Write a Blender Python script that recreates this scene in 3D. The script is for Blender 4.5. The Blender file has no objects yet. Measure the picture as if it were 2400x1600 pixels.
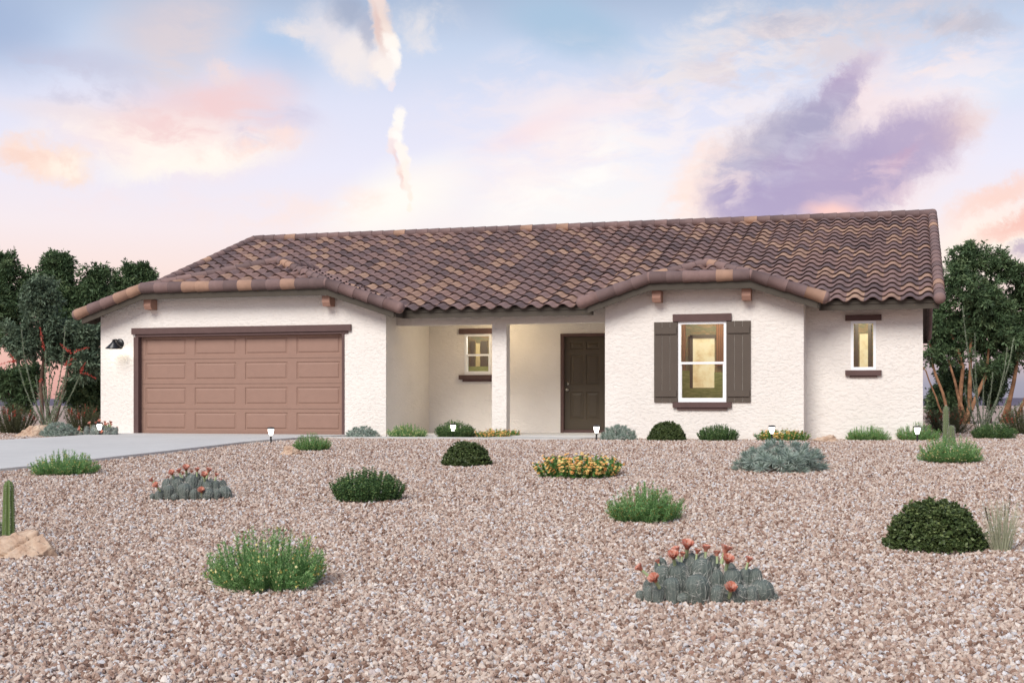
import bpy, math, random
import numpy as np
from mathutils import Vector, Matrix, noise as mnoise

R = math.radians
rng = np.random.default_rng(7)
random.seed(7)
scene = bpy.context.scene
COL = scene.collection

# ------------------------------------------------------------------ camera
F, CX, YH, YAW, D0, ZC = 3157.0, 1200.0, 945.0, R(16.4), 26.0, 0.70
cam_d = bpy.data.cameras.new('camera')
cam = bpy.data.objects.new('camera', cam_d)
COL.objects.link(cam)
cam.location = (0, -D0, ZC)
cam.rotation_euler = (R(90), 0, YAW)
cam_d.sensor_width = 36
cam_d.lens = F / 2400 * 36
cam_d.shift_y = (YH - 800) / 2400
cam_d.clip_start = 0.1
cam_d.clip_end = 3000
scene.camera = cam
FWD = np.array([-math.sin(YAW), math.cos(YAW), 0])
RGT = np.array([math.cos(YAW), math.sin(YAW), 0])


def at(px, py, Y):
    """point on the plane y=Y seen at this spot of the photograph"""
    t = (px - CX) / F
    d = (D0 + Y) / (math.cos(YAW) + t * math.sin(YAW))
    p = FWD * d + RGT * t * d
    return Vector((p[0], Y, ZC + (YH - py) / F * d))


def gz(y):
    """height of the yard: level round the house, sinking towards the street"""
    s = y + D0
    u = np.clip((24.6 - np.asarray(s, float)) / 19.6, 0, 1)
    return -0.62 * u * u * (3 - 2 * u)


def ghit(px, py):
    t = (px - CX) / F
    lo, hi = 1.0, 400.0
    for _ in range(60):
        d = (lo + hi) / 2
        s = d * (math.cos(YAW) + t * math.sin(YAW))
        if (py - YH) / F * d - (ZC - float(gz(s - D0))) > 0:
            hi = d
        else:
            lo = d
    p = FWD * d + RGT * t * d
    y = p[1] - D0
    return Vector((p[0], y, float(gz(y)))), d


# ------------------------------------------------------------------ helpers
def new_obj(name, me, parent=None, loc=None):
    o = bpy.data.objects.new(name, me)
    COL.objects.link(o)
    if parent is not None:
        o.parent = parent
    if loc is not None:
        o.location = loc
    return o


def tag(o, label=None, cat=None, group=None, kind=None):
    if label: o['label'] = label
    if cat: o['category'] = cat
    if group: o['group'] = group
    if kind: o['kind'] = kind
    return o


def empty(name, loc, label, cat, group=None, rz=0):
    o = bpy.data.objects.new(name, None)
    COL.objects.link(o)
    o.location = loc
    o.rotation_euler = (0, 0, rz)
    o.empty_display_size = 0.2
    return tag(o, label, cat, group)


def copy_tree(o, parent=None):
    c = o.copy()
    COL.objects.link(c)
    if parent is not None:
        c.parent = parent
    for ch in list(o.children):
        copy_tree(ch, c)
    return c


class MB:
    """collects polygons, then links them as one mesh object"""

    def __init__(self):
        self.v, self.f, self.t, self.m, self.s = [], [], [], [], []

    def add(self, verts, faces, tone=0.0, mat=0, smooth=False):
        o = len(self.v)
        self.v.extend([tuple(p) for p in verts])
        for f in faces:
            self.f.append([i + o for i in f])
            self.t.append(tone); self.m.append(mat); self.s.append(smooth)

    def quad(self, a, b, c, d, **k):
        self.add([a, b, c, d], [(0, 1, 2, 3)], **k)

    def box(self, a, b, **k):
        x0, y0, z0 = a; x1, y1, z1 = b
        self.add([(x0, y0, z0), (x1, y0, z0), (x1, y1, z0), (x0, y1, z0), (x0, y0, z1), (x1, y0, z1), (x1, y1, z1), (x0, y1, z1)],
                 [(0, 3, 2, 1), (4, 5, 6, 7), (0, 1, 5, 4), (1, 2, 6, 5), (2, 3, 7, 6), (3, 0, 4, 7)], **k)

    def prism(self, pts, dv, **k):
        """closed polygon extruded by a vector"""
        n = len(pts)
        dv = Vector(dv)
        p = [Vector(q) for q in pts]
        self.add(p + [q + dv for q in p],
                 [tuple(range(n))[::-1], tuple(range(n, 2 * n))] + [(i, (i + 1) % n, (i + 1) % n + n, i + n) for i in range(n)], **k)

    def tube(self, pts, rad, n=10, cap=True, **k):
        k.setdefault('smooth', True)
        pts = [Vector(p) for p in pts]
        m = len(pts)
        if not hasattr(rad, '__len__'):
            rad = [rad] * m
        T = []
        for i in range(m):
            T.append((pts[min(i + 1, m - 1)] - pts[max(i - 1, 0)]).normalized())
        ref = Vector((0, 0, 1)) if abs(T[0].z) < 0.9 else Vector((1, 0, 0))
        V = []
        for i in range(m):
            a = T[i].cross(ref).normalized(); b = a.cross(T[i]).normalized()
            for j in range(n):
                w = 2 * math.pi * j / n
                V.append(pts[i] + (a * math.cos(w) + b * math.sin(w)) * rad[i])
        Fc = []
        for i in range(m - 1):
            for j in range(n):
                j2 = (j + 1) % n
                Fc.append((i * n + j, i * n + j2, (i + 1) * n + j2, (i + 1) * n + j))
        if cap:
            Fc.append(tuple(range(n))); Fc.append(tuple(range((m - 1) * n, m * n))[::-1])
        self.add(V, Fc, **k)

    def lathe(self, prof, c, axis=(0, 0, 1), n=16, **k):
        ax = Vector(axis).normalized()
        c = Vector(c)
        self.tube([c + ax * z for r, z in prof], [max(r, 1e-4) for r, z in prof], n=n, **k)

    def build(self, name, mats, parent=None, loc=None, origin=None):
        me = bpy.data.meshes.new(name)
        v = self.v
        if origin is not None:
            v = [(a - origin[0], b - origin[1], c - origin[2]) for a, b, c in v]
        me.from_pydata(v, [], self.f)
        for m in (mats if isinstance(mats, (list, tuple)) else [mats]):
            me.materials.append(m)
        me.polygons.foreach_set('material_index', self.m)
        me.polygons.foreach_set('use_smooth', self.s)
        at_ = me.attributes.new('tone', 'FLOAT', 'FACE')
        at_.data.foreach_set('value', [float(x) for x in self.t])
        me.update()
        return new_obj(name, me, parent, loc)


class NB:
    """numpy version for foliage: many small quads"""

    def __init__(self):
        self.V, self.Q, self.T, self.M, self.n = [], [], [], [], 0

    def quads(self, A, tone, mat=0):
        """A: (n,4,3)"""
        n = len(A)
        self.V.append(A.reshape(-1, 3))
        self.Q.append(np.arange(4 * n).reshape(n, 4) + self.n)
        self.T.append(np.broadcast_to(np.asarray(tone, float), (n,)).copy())
        self.M.append(np.full(n, mat, dtype=np.int32))
        self.n += 4 * n

    def leaves(self, P, D, L, W, tone, mat=0, wide=0.5, droop=0.0, N=None):
        D = D / (np.linalg.norm(D, axis=1, keepdims=True) + 1e-9)
        if N is None:
            N = rng.normal(size=D.shape)
        S = np.cross(D, N)
        S /= (np.linalg.norm(S, axis=1, keepdims=True) + 1e-9)
        L = np.broadcast_to(np.asarray(L, float), (len(P),))[:, None]
        W = np.broadcast_to(np.asarray(W, float), (len(P),))[:, None]
        up = np.cross(S, D)
        M = P + D * L * wide
        A = np.stack([P, M + S * W / 2 + up * W * 0.15, P + D * L - np.array([0, 0, 1.0]) * L * droop, M - S * W / 2 + up * W * 0.15], axis=1)
        self.quads(A, tone, mat)

    def strips(self, pts, r0, r1, tone=0.5, mat=0):
        """thin 3-sided twigs through (n,m,3) points"""
        n, m, _ = pts.shape
        rad = np.linspace(r0, r1, m)
        T = np.gradient(pts, axis=1)
        T /= (np.linalg.norm(T, axis=2, keepdims=True) + 1e-9)
        a = np.cross(T, np.array([0.31, 0.95, 0.1]))
        a /= (np.linalg.norm(a, axis=2, keepdims=True) + 1e-9)
        b = np.cross(T, a)
        rings = []
        for k in range(3):
            w = 2 * math.pi * k / 3
            rings.append(pts + (a * math.cos(w) + b * math.sin(w)) * rad[None, :, None])
        for k in range(3):
            p, q = rings[k], rings[(k + 1) % 3]
            A = np.stack([p[:, :-1], q[:, :-1], q[:, 1:], p[:, 1:]], axis=2).reshape(-1, 4, 3)
            self.quads(A, tone, mat)

    def build(self, name, mats, parent=None, loc=None):
        V = np.concatenate(self.V).astype(np.float32)
        Q = np.concatenate(self.Q).astype(np.int32)
        T = np.concatenate(self.T).astype(np.float32)
        M = np.concatenate(self.M)
        me = bpy.data.meshes.new(name)
        me.vertices.add(len(V)); me.vertices.foreach_set('co', V.ravel())
        me.loops.add(Q.size); me.loops.foreach_set('vertex_index', Q.ravel())
        me.polygons.add(len(Q))
        me.polygons.foreach_set('loop_start', np.arange(0, Q.size, 4, dtype=np.int32))
        me.update(calc_edges=True)
        me.polygons.foreach_set('material_index', M)
        at_ = me.attributes.new('tone', 'FLOAT', 'FACE')
        at_.data.foreach_set('value', T)
        for m in (mats if isinstance(mats, (list, tuple)) else [mats]):
            me.materials.append(m)
        me.update()
        return new_obj(name, me, parent, loc)


# ------------------------------------------------------------------ materials
def lin(c):
    return tuple(((x / 255) / 12.92 if x / 255 <= 0.04045 else ((x / 255 + 0.055) / 1.055) ** 2.4) for x in c) + (1.0,)


class Mat:
    def __init__(self, name, rough=0.7, spec=0.3):
        self.m = bpy.data.materials.new(name)
        self.m.use_nodes = True
        self.nt = self.m.node_tree
        self.b = self.nt.nodes['Principled BSDF']
        self.b.inputs['Roughness'].default_value = rough
        self.b.inputs['Specular IOR Level'].default_value = spec

    def n(self, t, **k):
        x = self.nt.nodes.new(t)
        for a, b in k.items():
            setattr(x, a, b)
        return x

    def l(self, a, b):
        self.nt.links.new(a, b)

    def coord(self):
        return self.n('ShaderNodeTexCoord').outputs['Object']

    def noise(self, scale, detail=4, rough=0.6, vec=None, dist=0.0):
        x = self.n('ShaderNodeTexNoise')
        x.inputs['Scale'].default_value = scale
        x.inputs['Detail'].default_value = detail
        x.inputs['Roughness'].default_value = rough
        x.inputs['Distortion'].default_value = dist
        self.l(vec if vec is not None else self.coord(), x.inputs['Vector'])
        return x.outputs['Fac']

    def ramp(self, fac, stops, interp='LINEAR'):
        x = self.n('ShaderNodeValToRGB')
        cr = x.color_ramp
        cr.interpolation = interp
        while len(cr.elements) < len(stops):
            cr.elements.new(0.5)
        for e, (p, c) in zip(cr.elements, stops):
            e.position = p
            e.color = c if len(c) == 4 else tuple(c) + (1,)
        self.l(fac, x.inputs['Fac'])
        return x.outputs['Color']

    def mix(self, fac, a, b, typ='MIX'):
        x = self.n('ShaderNodeMix', data_type='RGBA', blend_type=typ)
        for s, v in ((0, fac), (6, a), (7, b)):
            if hasattr(v, 'is_output'):
                self.l(v, x.inputs[s])
            else:
                x.inputs[s].default_value = v
        return x.outputs[2]

    def base(self, c):
        if hasattr(c, 'is_output'):
            self.l(c, self.b.inputs['Base Color'])
        else:
            self.b.inputs['Base Color'].default_value = c
        return self

    def bump(self, h, dist=0.01, strength=0.5):
        x = self.n('ShaderNodeBump')
        x.inputs['Distance'].default_value = dist
        x.inputs['Strength'].default_value = strength
        self.l(h, x.inputs['Height'])
        self.l(x.outputs['Normal'], self.b.inputs['Normal'])
        return self

    def tone(self):
        x = self.n('ShaderNodeAttribute', attribute_name='tone')
        return x.outputs['Fac']


def painted(name, c, rough=0.6, var=0.12, bump=0.3, scale=40, bdist=0.002):
    m = Mat(name, rough)
    c = lin(c)
    d = tuple(x * (1 - var) for x in c[:3]) + (1,)
    e = tuple(min(1, x * (1 + var)) for x in c[:3]) + (1,)
    m.base(m.ramp(m.noise(6, 6), [(0.3, d), (0.7, e)]))
    m.bump(m.noise(scale, 5), bdist, bump)
    return m.m


def foliage(name, stops, rough=0.6, trans=0.25, spec=0.25):
    m = Mat(name, rough, spec)
    c = m.ramp(m.tone(), stops)
    m.base(c)
    tr = m.n('ShaderNodeBsdfTranslucent')
    m.l(c, tr.inputs['Color'])
    mx = m.n('ShaderNodeMixShader')
    mx.inputs[0].default_value = trans
    m.l(m.b.outputs[0], mx.inputs[1]); m.l(tr.outputs[0], mx.inputs[2])
    out = m.nt.nodes['Material Output']
    m.l(mx.outputs[0], out.inputs['Surface'])
    return m.m


def emitter(name, c, s):
    m = Mat(name)
    m.base((0.8, 0.8, 0.8, 1))
    m.b.inputs['Emission Color'].default_value = c
    m.b.inputs['Emission Strength'].default_value = s
    return m.m


M = {}
# stucco: skip trowel ridges
m = Mat('stucco', 0.9, 0.15)
v = m.coord()
mp = m.n('ShaderNodeMapping'); mp.inputs['Scale'].default_value = (0.75, 0.75, 1.25)
m.l(v, mp.inputs['Vector'])
n1 = m.noise(15, 6, 0.66, mp.outputs[0], 0.4)
n2 = m.noise(60, 3, 0.6, mp.outputs[0])
hgt = m.mix(0.25, m.ramp(n1, [(0.38, (0, 0, 0)), (0.47, (.55, .55, .55)), (0.53, (.7, .7, .7)), (0.64, (1, 1, 1))]), n2)
m.base(m.ramp(m.noise(1.3, 5), [(0.3, (0.78, 0.728, 0.668)), (0.7, (0.82, 0.770, 0.712))]))
m.bump(hgt, 0.016, 0.66)
M['stucco'] = m.m

# roof tiles
m = Mat('clay_tile', 0.75, 0.25)
c = m.ramp(m.tone(), [(0.0, lin((60, 48, 46))), (0.12, lin((104, 87, 85))), (0.24, lin((116, 98, 96))), (0.35, lin((128, 106, 102))), (0.55, lin((138, 113, 107))), (0.74, lin((148, 119, 109))),
                      (0.80, lin((156, 126, 109))), (0.90, lin((168, 136, 115))), (1.0, lin((178, 146, 123)))])
c = m.mix(0.35, c, m.ramp(m.noise(7, 6, 0.65), [(0.3, (0.6, 0.55, 0.54)), (0.75, (1.3, 1.23, 1.21))]), 'MULTIPLY')
m.base(c)
m.bump(m.noise(80, 4), 0.003, 0.4)
M['tile'] = m.m

M['fascia'] = painted('fascia_paint', (70, 63, 54), 0.6, 0.06, 0.3, 30)
M['soffit'] = painted('soffit_paint', (86, 76, 68), 0.7, 0.06)
M['trim'] = painted('trim_foam', (94, 74, 71), 0.85, 0.08, 0.6, 26, 0.006)
M['garage_door'] = painted('garage_door_paint', (146, 116, 102), 0.55, 0.035, 0.35, 220, 0.0012)
M['corbel'] = painted('corbel_paint', (160, 124, 108), 0.7, 0.08)
M['shutter'] = painted('shutter_paint', (87, 77, 68), 0.6, 0.05, 0.3, 60)
M['shutter_gap'] = painted('shutter_gap', (206, 199, 190), 0.8)
M['door'] = painted('door_paint', (76, 67, 54), 0.45, 0.04, 0.2, 60)
M['vinyl'] = painted('white_vinyl', (240, 240, 240), 0.4, 0.01, 0.0)
m = Mat('steel', 0.3); m.b.inputs['Metallic'].default_value = 1; m.base((0.55, 0.53, 0.5, 1)); M['steel'] = m.m
m = Mat('black_metal', 0.35, 0.5); m.base((0.012, 0.012, 0.013, 1)); M['black'] = m.m
m = Mat('black_plastic', 0.5, 0.4); m.base((0.025, 0.025, 0.027, 1)); M['plastic'] = m.m
M['lantern'] = emitter('lit_lantern', (1, 0.95, 0.86, 1), 6.0)
M['bulb'] = emitter('lit_bulb', (1, 0.86, 0.6, 1), 6.0)

# window glass
m = Mat('window_glass', 0.02, 0.5)
m.nt.nodes.remove(m.b)
gl = m.n('ShaderNodeBsdfGlossy'); gl.inputs['Roughness'].default_value = 0.02
tr = m.n('ShaderNodeBsdfTransparent'); tr.inputs['Color'].default_value = (0.9, 0.93, 0.9, 1)
fr = m.n('ShaderNodeFresnel'); fr.inputs['IOR'].default_value = 1.8
wv = m.n('ShaderNodeBump'); wv.inputs['Strength'].default_value = 0.15; wv.inputs['Distance'].default_value = 0.01
m.l(m.noise(2.5, 2), wv.inputs['Height']); m.l(wv.outputs[0], gl.inputs['Normal'])
mx = m.n('ShaderNodeMixShader')
m.l(fr.outputs[0], mx.inputs[0]); m.l(tr.outputs[0], mx.inputs[1]); m.l(gl.outputs[0], mx.inputs[2])
m.l(mx.outputs[0], m.nt.nodes['Material Output'].inputs['Surface'])
M['glass'] = m.m
# rooms behind the panes; their painted tones stand in for reflections in the glass
m = Mat('room_plaster', 0.9)
v = m.coord()
mp = m.n('ShaderNodeMapping'); mp.inputs['Scale'].default_value = (3, 3, 26)
m.l(v, mp.inputs['Vector'])
a = m.noise(1.0, 5, 0.7, mp.outputs[0])
m.base(m.ramp(a, [(0.3, lin((104, 90, 62))), (0.45, lin((136, 112, 80))), (0.53, lin((92, 102, 76))), (0.62, lin((146, 118, 88))), (0.7, lin((166, 140, 104)))]))
M['room'] = m.m
m = Mat('room_curtain', 0.9)
v = m.coord()
wvn = m.n('ShaderNodeTexWave'); wvn.inputs['Scale'].default_value = 9; wvn.inputs['Distortion'].default_value = 1.5
m.l(v, wvn.inputs['Vector'])
m.base(m.ramp(wvn.outputs['Fac'], [(0, lin((92, 62, 40))), (1, lin((150, 104, 72)))]))
M['curtain'] = m.m
M['room_pale'] = painted('room_pale_strip', (200, 178, 130), 0.9)  # pale panel stands in for the bright strip reflected in the porch pane
m = Mat('room_green', 0.9)
v = m.coord(); mp = m.n('ShaderNodeMapping'); mp.inputs['Scale'].default_value = (4, 4, 22); m.l(v, mp.inputs['Vector'])
m.base(m.ramp(m.noise(1.6, 5, 0.7, mp.outputs[0]), [(0.3, lin((104, 116, 58))), (0.55, lin((146, 152, 92))), (0.75, lin((180, 172, 120)))]))
M['room_green'] = m.m
m = Mat('pane_glow_panel', 0.9)  # self-glowing panel stands in for the warm bright reflection in the panes
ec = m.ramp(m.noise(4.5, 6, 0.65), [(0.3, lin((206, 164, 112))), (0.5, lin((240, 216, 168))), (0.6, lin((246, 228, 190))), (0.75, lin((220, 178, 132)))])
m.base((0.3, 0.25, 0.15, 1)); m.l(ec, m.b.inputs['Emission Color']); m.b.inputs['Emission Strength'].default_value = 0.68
M['pane_glow'] = m.m

# concrete
m = Mat('concrete', 0.85, 0.2)
v = m.coord(); mp = m.n('ShaderNodeMapping'); mp.inputs['Scale'].default_value = (1, 9, 1); m.l(v, mp.inputs['Vector'])
a = m.ramp(m.noise(3.0, 6, 0.65, mp.outputs[0]), [(0.3, (0.50, 0.485, 0.46)), (0.7, (0.60, 0.580, 0.55))])
m.base(m.mix(0.35, a, m.ramp(m.noise(0.7, 5), [(0.3, (.78, .78, .78)), (0.75, (1.1, 1.1, 1.1))]), 'MULTIPLY'))
m.bump(m.noise(120, 4), 0.003, 0.4)
M['concrete'] = m.m

STONES = [(0.0, lin((112, 86, 72))), (0.10, lin((138, 111, 96))), (0.22, lin((161, 136, 121))), (0.36, lin((179, 157, 142))), (0.50, lin((192, 174, 159))),
          (0.62, lin((206, 191, 177))), (0.74, lin((168, 145, 130))), (0.84, lin((218, 208, 197))), (0.91, lin((184, 182, 183))), (0.96, lin((212, 209, 207))), (1.0, lin((150, 116, 100)))]
m = Mat('gravel_stone', 0.85, 0.25)
oi = m.n('ShaderNodeObjectInfo')
c = m.ramp(oi.outputs['Random'], STONES)
c = m.mix(0.5, c, m.ramp(m.noise(1.6, 4, 0.7), [(0.3, (.72, .70, .70)), (0.7, (1.12, 1.1, 1.1))]), 'MULTIPLY')
m.base(c)
M['stone'] = m.m
m = Mat('gravel_bed', 0.9, 0.2)
v = m.coord()
vo = m.n('ShaderNodeTexVoronoi'); vo.inputs['Scale'].default_value = 28
m.l(v, vo.inputs['Vector'])
sp = m.n('ShaderNodeSeparateColor'); m.l(vo.outputs['Color'], sp.inputs[0])
c = m.ramp(sp.outputs[0], STONES)
m.base(m.mix(0.45, c, lin((150, 124, 110))))
inv = m.ramp(vo.outputs['Distance'], [(0, (1, 1, 1)), (0.6, (0, 0, 0))])
m.bump(inv, 0.02, 0.7)
M['bed'] = m.m

m = Mat('sandstone', 0.9, 0.15)
a = m.noise(3.5, 8, 0.65, None, 0.8)
c = m.ramp(a, [(0.30, lin((134, 106, 86))), (0.42, lin((184, 156, 134))), (0.58, lin((202, 180, 158))), (0.75, lin((216, 202, 184)))])
m.base(c); m.bump(m.noise(14, 8, 0.7), 0.03, 0.6)
M['rock'] = m.m
m = Mat('far_hill', 1.0, 0.0)
m.base(m.ramp(m.noise(0.05, 5), [(0.3, (0.10, 0.088, 0.12)), (0.7, (0.16, 0.14, 0.175))]))
M['hill'] = m.m

G = foliage
M['f_tree'] = G('tree_leaf', [(0, (0.0437, 0.0754, 0.0352)), (0.5, (0.0983, 0.1603, 0.0737)), (1, (0.1859, 0.2546, 0.1203))], 0.55, 0.22)
M['f_tree_grey'] = G('grey_tree_leaf', [(0, (0.0648, 0.0994, 0.0634)), (0.5, (0.1224, 0.1725, 0.1122)), (1, (0.2016, 0.2622, 0.1716))], 0.6, 0.2)
M['f_feather'] = G('feathery_leaf', [(0, (0.1031, 0.2352, 0.0758)), (0.5, (0.2237, 0.4015, 0.1434)), (1, (0.4130, 0.5813, 0.2532))], 0.5, 0.3)
M['f_bud'] = G('yellow_bud', [(0, (0.75, 0.68, 0.28)), (1, (0.85, 0.80, 0.50))], 0.6, 0.1)
M['f_box'] = G('boxwood_leaf', [(0, (0.0473, 0.0758, 0.0230)), (0.6, (0.1012, 0.1389, 0.0489)), (1, (0.2362, 0.2840, 0.1079))], 0.45, 0.15, 0.3)
M['f_dark'] = G('dark_leaf', [(0, (0.0490, 0.0998, 0.0382)), (0.6, (0.1050, 0.1932, 0.0676)), (1, (0.3500, 0.4508, 0.1617))], 0.5, 0.22)
M['f_ros'] = G('grey_rosette_leaf', [(0, (0.1490, 0.2030, 0.1611)), (0.5, (0.2663, 0.3350, 0.2792)), (1, (0.4260, 0.4871, 0.4187))], 0.6, 0.15)
M['f_lant'] = G('lantana_leaf', [(0, (0.0674, 0.1755, 0.0484)), (0.6, (0.1685, 0.3392, 0.0865)), (1, (0.3370, 0.5148, 0.1558))], 0.5, 0.2)
M['f_petal'] = G('orange_petal', [(0, (0.8000, 0.3604, 0.1100)), (0.4, (0.8600, 0.5088, 0.1760)), (0.75, (0.8800, 0.6360, 0.2420)), (1, (0.8700, 0.7314, 0.2640))], 0.6, 0.25)
M['f_red'] = G('red_petal', [(0, (0.4675, 0.0500, 0.0350)), (1, (0.6375, 0.1200, 0.0900))], 0.6, 0.25)
M['f_salmon'] = G('salmon_petal', [(0, (0.4987, 0.1573, 0.0932)), (0.6, (0.6983, 0.2860, 0.2018)), (1, (0.7980, 0.5148, 0.4037))], 0.55, 0.3)
M['f_tube'] = G('pale_green_tube', [(0, (0.35, 0.42, 0.20)), (1, (0.5, 0.58, 0.33))], 0.6, 0.15)
M['f_stamen'] = G('pale_stamen', [(0, (0.85, 0.75, 0.65)), (1, (0.9, 0.85, 0.75))], 0.6, 0.1)
M['f_cactus'] = G('cactus_skin', [(0, (0.0707, 0.0887, 0.0788)), (0.5, (0.1179, 0.1407, 0.1238)), (1, (0.2006, 0.2164, 0.1913))], 0.65, 0.0)
M['f_spine'] = G('cactus_spine', [(0, (0.42, 0.41, 0.36)), (1, (0.66, 0.64, 0.58))], 0.6, 0.1)
M['f_column'] = G('column_cactus_skin', [(0, (0.0660, 0.1063, 0.0300)), (0.5, (0.1200, 0.1750, 0.0540)), (1, (0.1920, 0.2625, 0.0960))], 0.6, 0.0)
M['f_column_pale'] = G('pale_column_cactus_skin', [(0, (0.085, 0.11, 0.05)), (0.5, (0.14, 0.175, 0.085)), (1, (0.2, 0.24, 0.13))], 0.6, 0.0)
M['f_ocot'] = G('ocotillo_leaf', [(0, (0.0920, 0.1444, 0.0732)), (0.5, (0.1725, 0.2310, 0.1254)), (1, (0.3105, 0.3811, 0.2299))], 0.6, 0.2)
M['f_cane'] = G('ocotillo_cane', [(0, (0.2288, 0.2431, 0.1872)), (1, (0.3536, 0.3757, 0.2912))], 0.8, 0.0)
M['f_olive'] = G('olive_leaf', [(0, (0.065, 0.075, 0.035)), (0.6, (0.12, 0.13, 0.065)), (1, (0.20, 0.20, 0.11))], 0.6, 0.2)
M['f_grass'] = G('dry_grass_blade', [(0, (0.22, 0.25, 0.13)), (0.6, (0.36, 0.38, 0.24)), (1, (0.5, 0.5, 0.36))], 0.6, 0.25)
M['f_seed'] = G('dark_seed_head', [(0, (0.06, 0.04, 0.03)), (1, (0.12, 0.09, 0.07))], 0.8, 0.0)
M['bark'] = painted('bark', (136, 100, 74), 0.9, 0.5, 0.8, 14, 0.02)
M['bark_dark'] = painted('dark_bark', (96, 76, 64), 0.9, 0.35, 0.8, 14, 0.02)

# ------------------------------------------------------------------ ground
ys = np.concatenate([np.linspace(-60, -27, 8), np.linspace(-26, 0, 80), [6, 14, 25, 40, 80, 200, 700]])
xs = np.concatenate([[-700, -250, -90], np.linspace(-45, 30, 40), [80, 250, 700]])
mb = MB()
V = [(float(x), float(y), float(gz(y))) for y in ys for x in xs]
n = len(xs)
mb.add(V, [(j * n + i, j * n + i + 1, (j + 1) * n + i + 1, (j + 1) * n + i) for j in range(len(ys) - 1) for i in range(n - 1)], smooth=True)
tag(mb.build('ground', M['bed']), kind='structure')

# low far hills
mb = MB()
cols = []
for i in range(121):
    a = R(-62 + 124 * i / 120) + 0.0
    dd = 420
    base = np.array([dd * math.sin(a - YAW * 0 - R(16.4)), dd * math.cos(a - R(16.4)) - D0])
    hh = 2.1 + 1.2 * mnoise.noise((i * 0.09, 3.1, 0)) + 0.5 * mnoise.noise((i * 0.37, 1.1, 0))
    hh = max(0.6, hh)
    cols.append([(base[0] * k, (base[1] + D0) * k - D0, z) for k, z in ((1, -0.5), (1.02, hh * 0.75), (1.06, hh), (1.2, -0.5))])
V = [p for c in cols for p in c]
mb.add(V, [(i * 4 + k, (i + 1) * 4 + k, (i + 1) * 4 + k + 1, i * 4 + k + 1) for i in range(120) for k in range(3)], smooth=True)
tag(mb.build('hills', M['hill']), kind='structure')

# driveway: right edge traced, left edge runs on out of the frame
right_edge = [(812, 1023), (760, 1027), (689, 1031.5), (627, 1036), (574, 1041), (497, 1050.5), (383, 1064), (233, 1081), (134, 1093), (0, 1106)]
RE = [ghit(*p)[0] for p in right_edge]
dv = (RE[-1] - RE[-3]).normalized()
RE += [RE[-1] + dv * 3, RE[-1] + dv * 8, RE[-1] + dv * 16]
left_edge = [(240, 1021), (180, 1025.5), (120, 1029.5), (60, 1033), (0, 1036.5)]
LE = [ghit(*p)[0] for p in left_edge]
dv2 = (LE[-1] - LE[-2]).normalized()
LE = [Vector((-16.9, 0.02, 0))] + LE[1:] + [LE[-1] + dv2 * 5, LE[-1] + dv2 * 14, LE[-1] + dv2 * 22]
RE[0] = Vector((-11.0, 0.02, 0))


def resample(pl, n):
    L = [0]
    for a, b in zip(pl, pl[1:]):
        L.append(L[-1] + (b - a).length)
    out = []
    for i in range(n):
        t = L[-1] * i / (n - 1)
        k = max(j for j in range(len(L)) if L[j] <= t + 1e-9)
        k = min(k, len(pl) - 2)
        out.append(pl[k].lerp(pl[k + 1], (t - L[k]) / max(1e-9, L[k + 1] - L[k])))
    return out


A, B = resample(LE, 60), resample(RE, 60)
mb = MB()
NX = 14
V = []
for a, b in zip(A, B):
    for i in range(NX + 1):
        p = a.lerp(b, i / NX)
        V.append((p.x, p.y, float(gz(p.y)) + 0.05))
mb.add(V, [(j * (NX + 1) + i, j * (NX + 1) + i + 1, (j + 1) * (NX + 1) + i + 1, (j + 1) * (NX + 1) + i)[::-1] for j in range(59) for i in range(NX)], smooth=True)
for side in (0, NX):
    for j in range(59):
        p, q = V[j * (NX + 1) + side], V[(j + 1) * (NX + 1) + side]
        mb.quad(p, q, (q[0], q[1], q[2] - 0.15), (p[0], p[1], p[2] - 0.15))
tag(mb.build('driveway', M['concrete']), kind='structure')
DRIVE = [(p.x, p.y) for p in A] + [(p.x, p.y) for p in B][::-1]

# front walk from the drive to the porch
mb = MB()
WALK = [(-11.7, -1.45), (-6.9, -1.45), (-6.35, -1.3), (-6.0, -0.95), (-5.85, -0.4), (-5.85, 0.02), (-7.9, 0.02), (-7.95, -0.75), (-10.9, -0.75)]
mb.prism([(x, y, -0.1) for x, y in WALK], (0, 0, 0.135))
tag(mb.build('front_path', M['concrete']), kind='structure')

# ------------------------------------------------------------------ house
HB = Vector((-8.4, 0, 0))
house = empty('house', HB, 'single-storey white stucco house with brown clay tile roof and two-car garage', 'house')
GX0, GX1, BX0, BX1 = -17.13, -10.37, -5.74, -1.90
GC, GCL, GTIP, GZ = -13.695, 2.146, 3.65, 3.13      # garage gable: centre, clip half width, eave half width, deck height at clip
BC, BCL, BTIP, BZ = -3.81, 0.953, 2.19, 3.065
RAKE_Y = -0.36
MX0, MX1, RIDGE_Y, EAVE_Y = -17.36, 0.52, 7.75, 0.12


def deck_main(y):
    return 2.57 + (RIDGE_Y - abs(y - RIDGE_Y)) / 3


def deck_dorm(x, c, cl, z):
    return z + (cl - abs(x - c)) / 3


def hpart(mb, name, mat, parent=None):
    o = mb.build(name, mat, parent or house)
    o.location = -HB if parent is None else (0, 0, 0)
    return o


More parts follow.
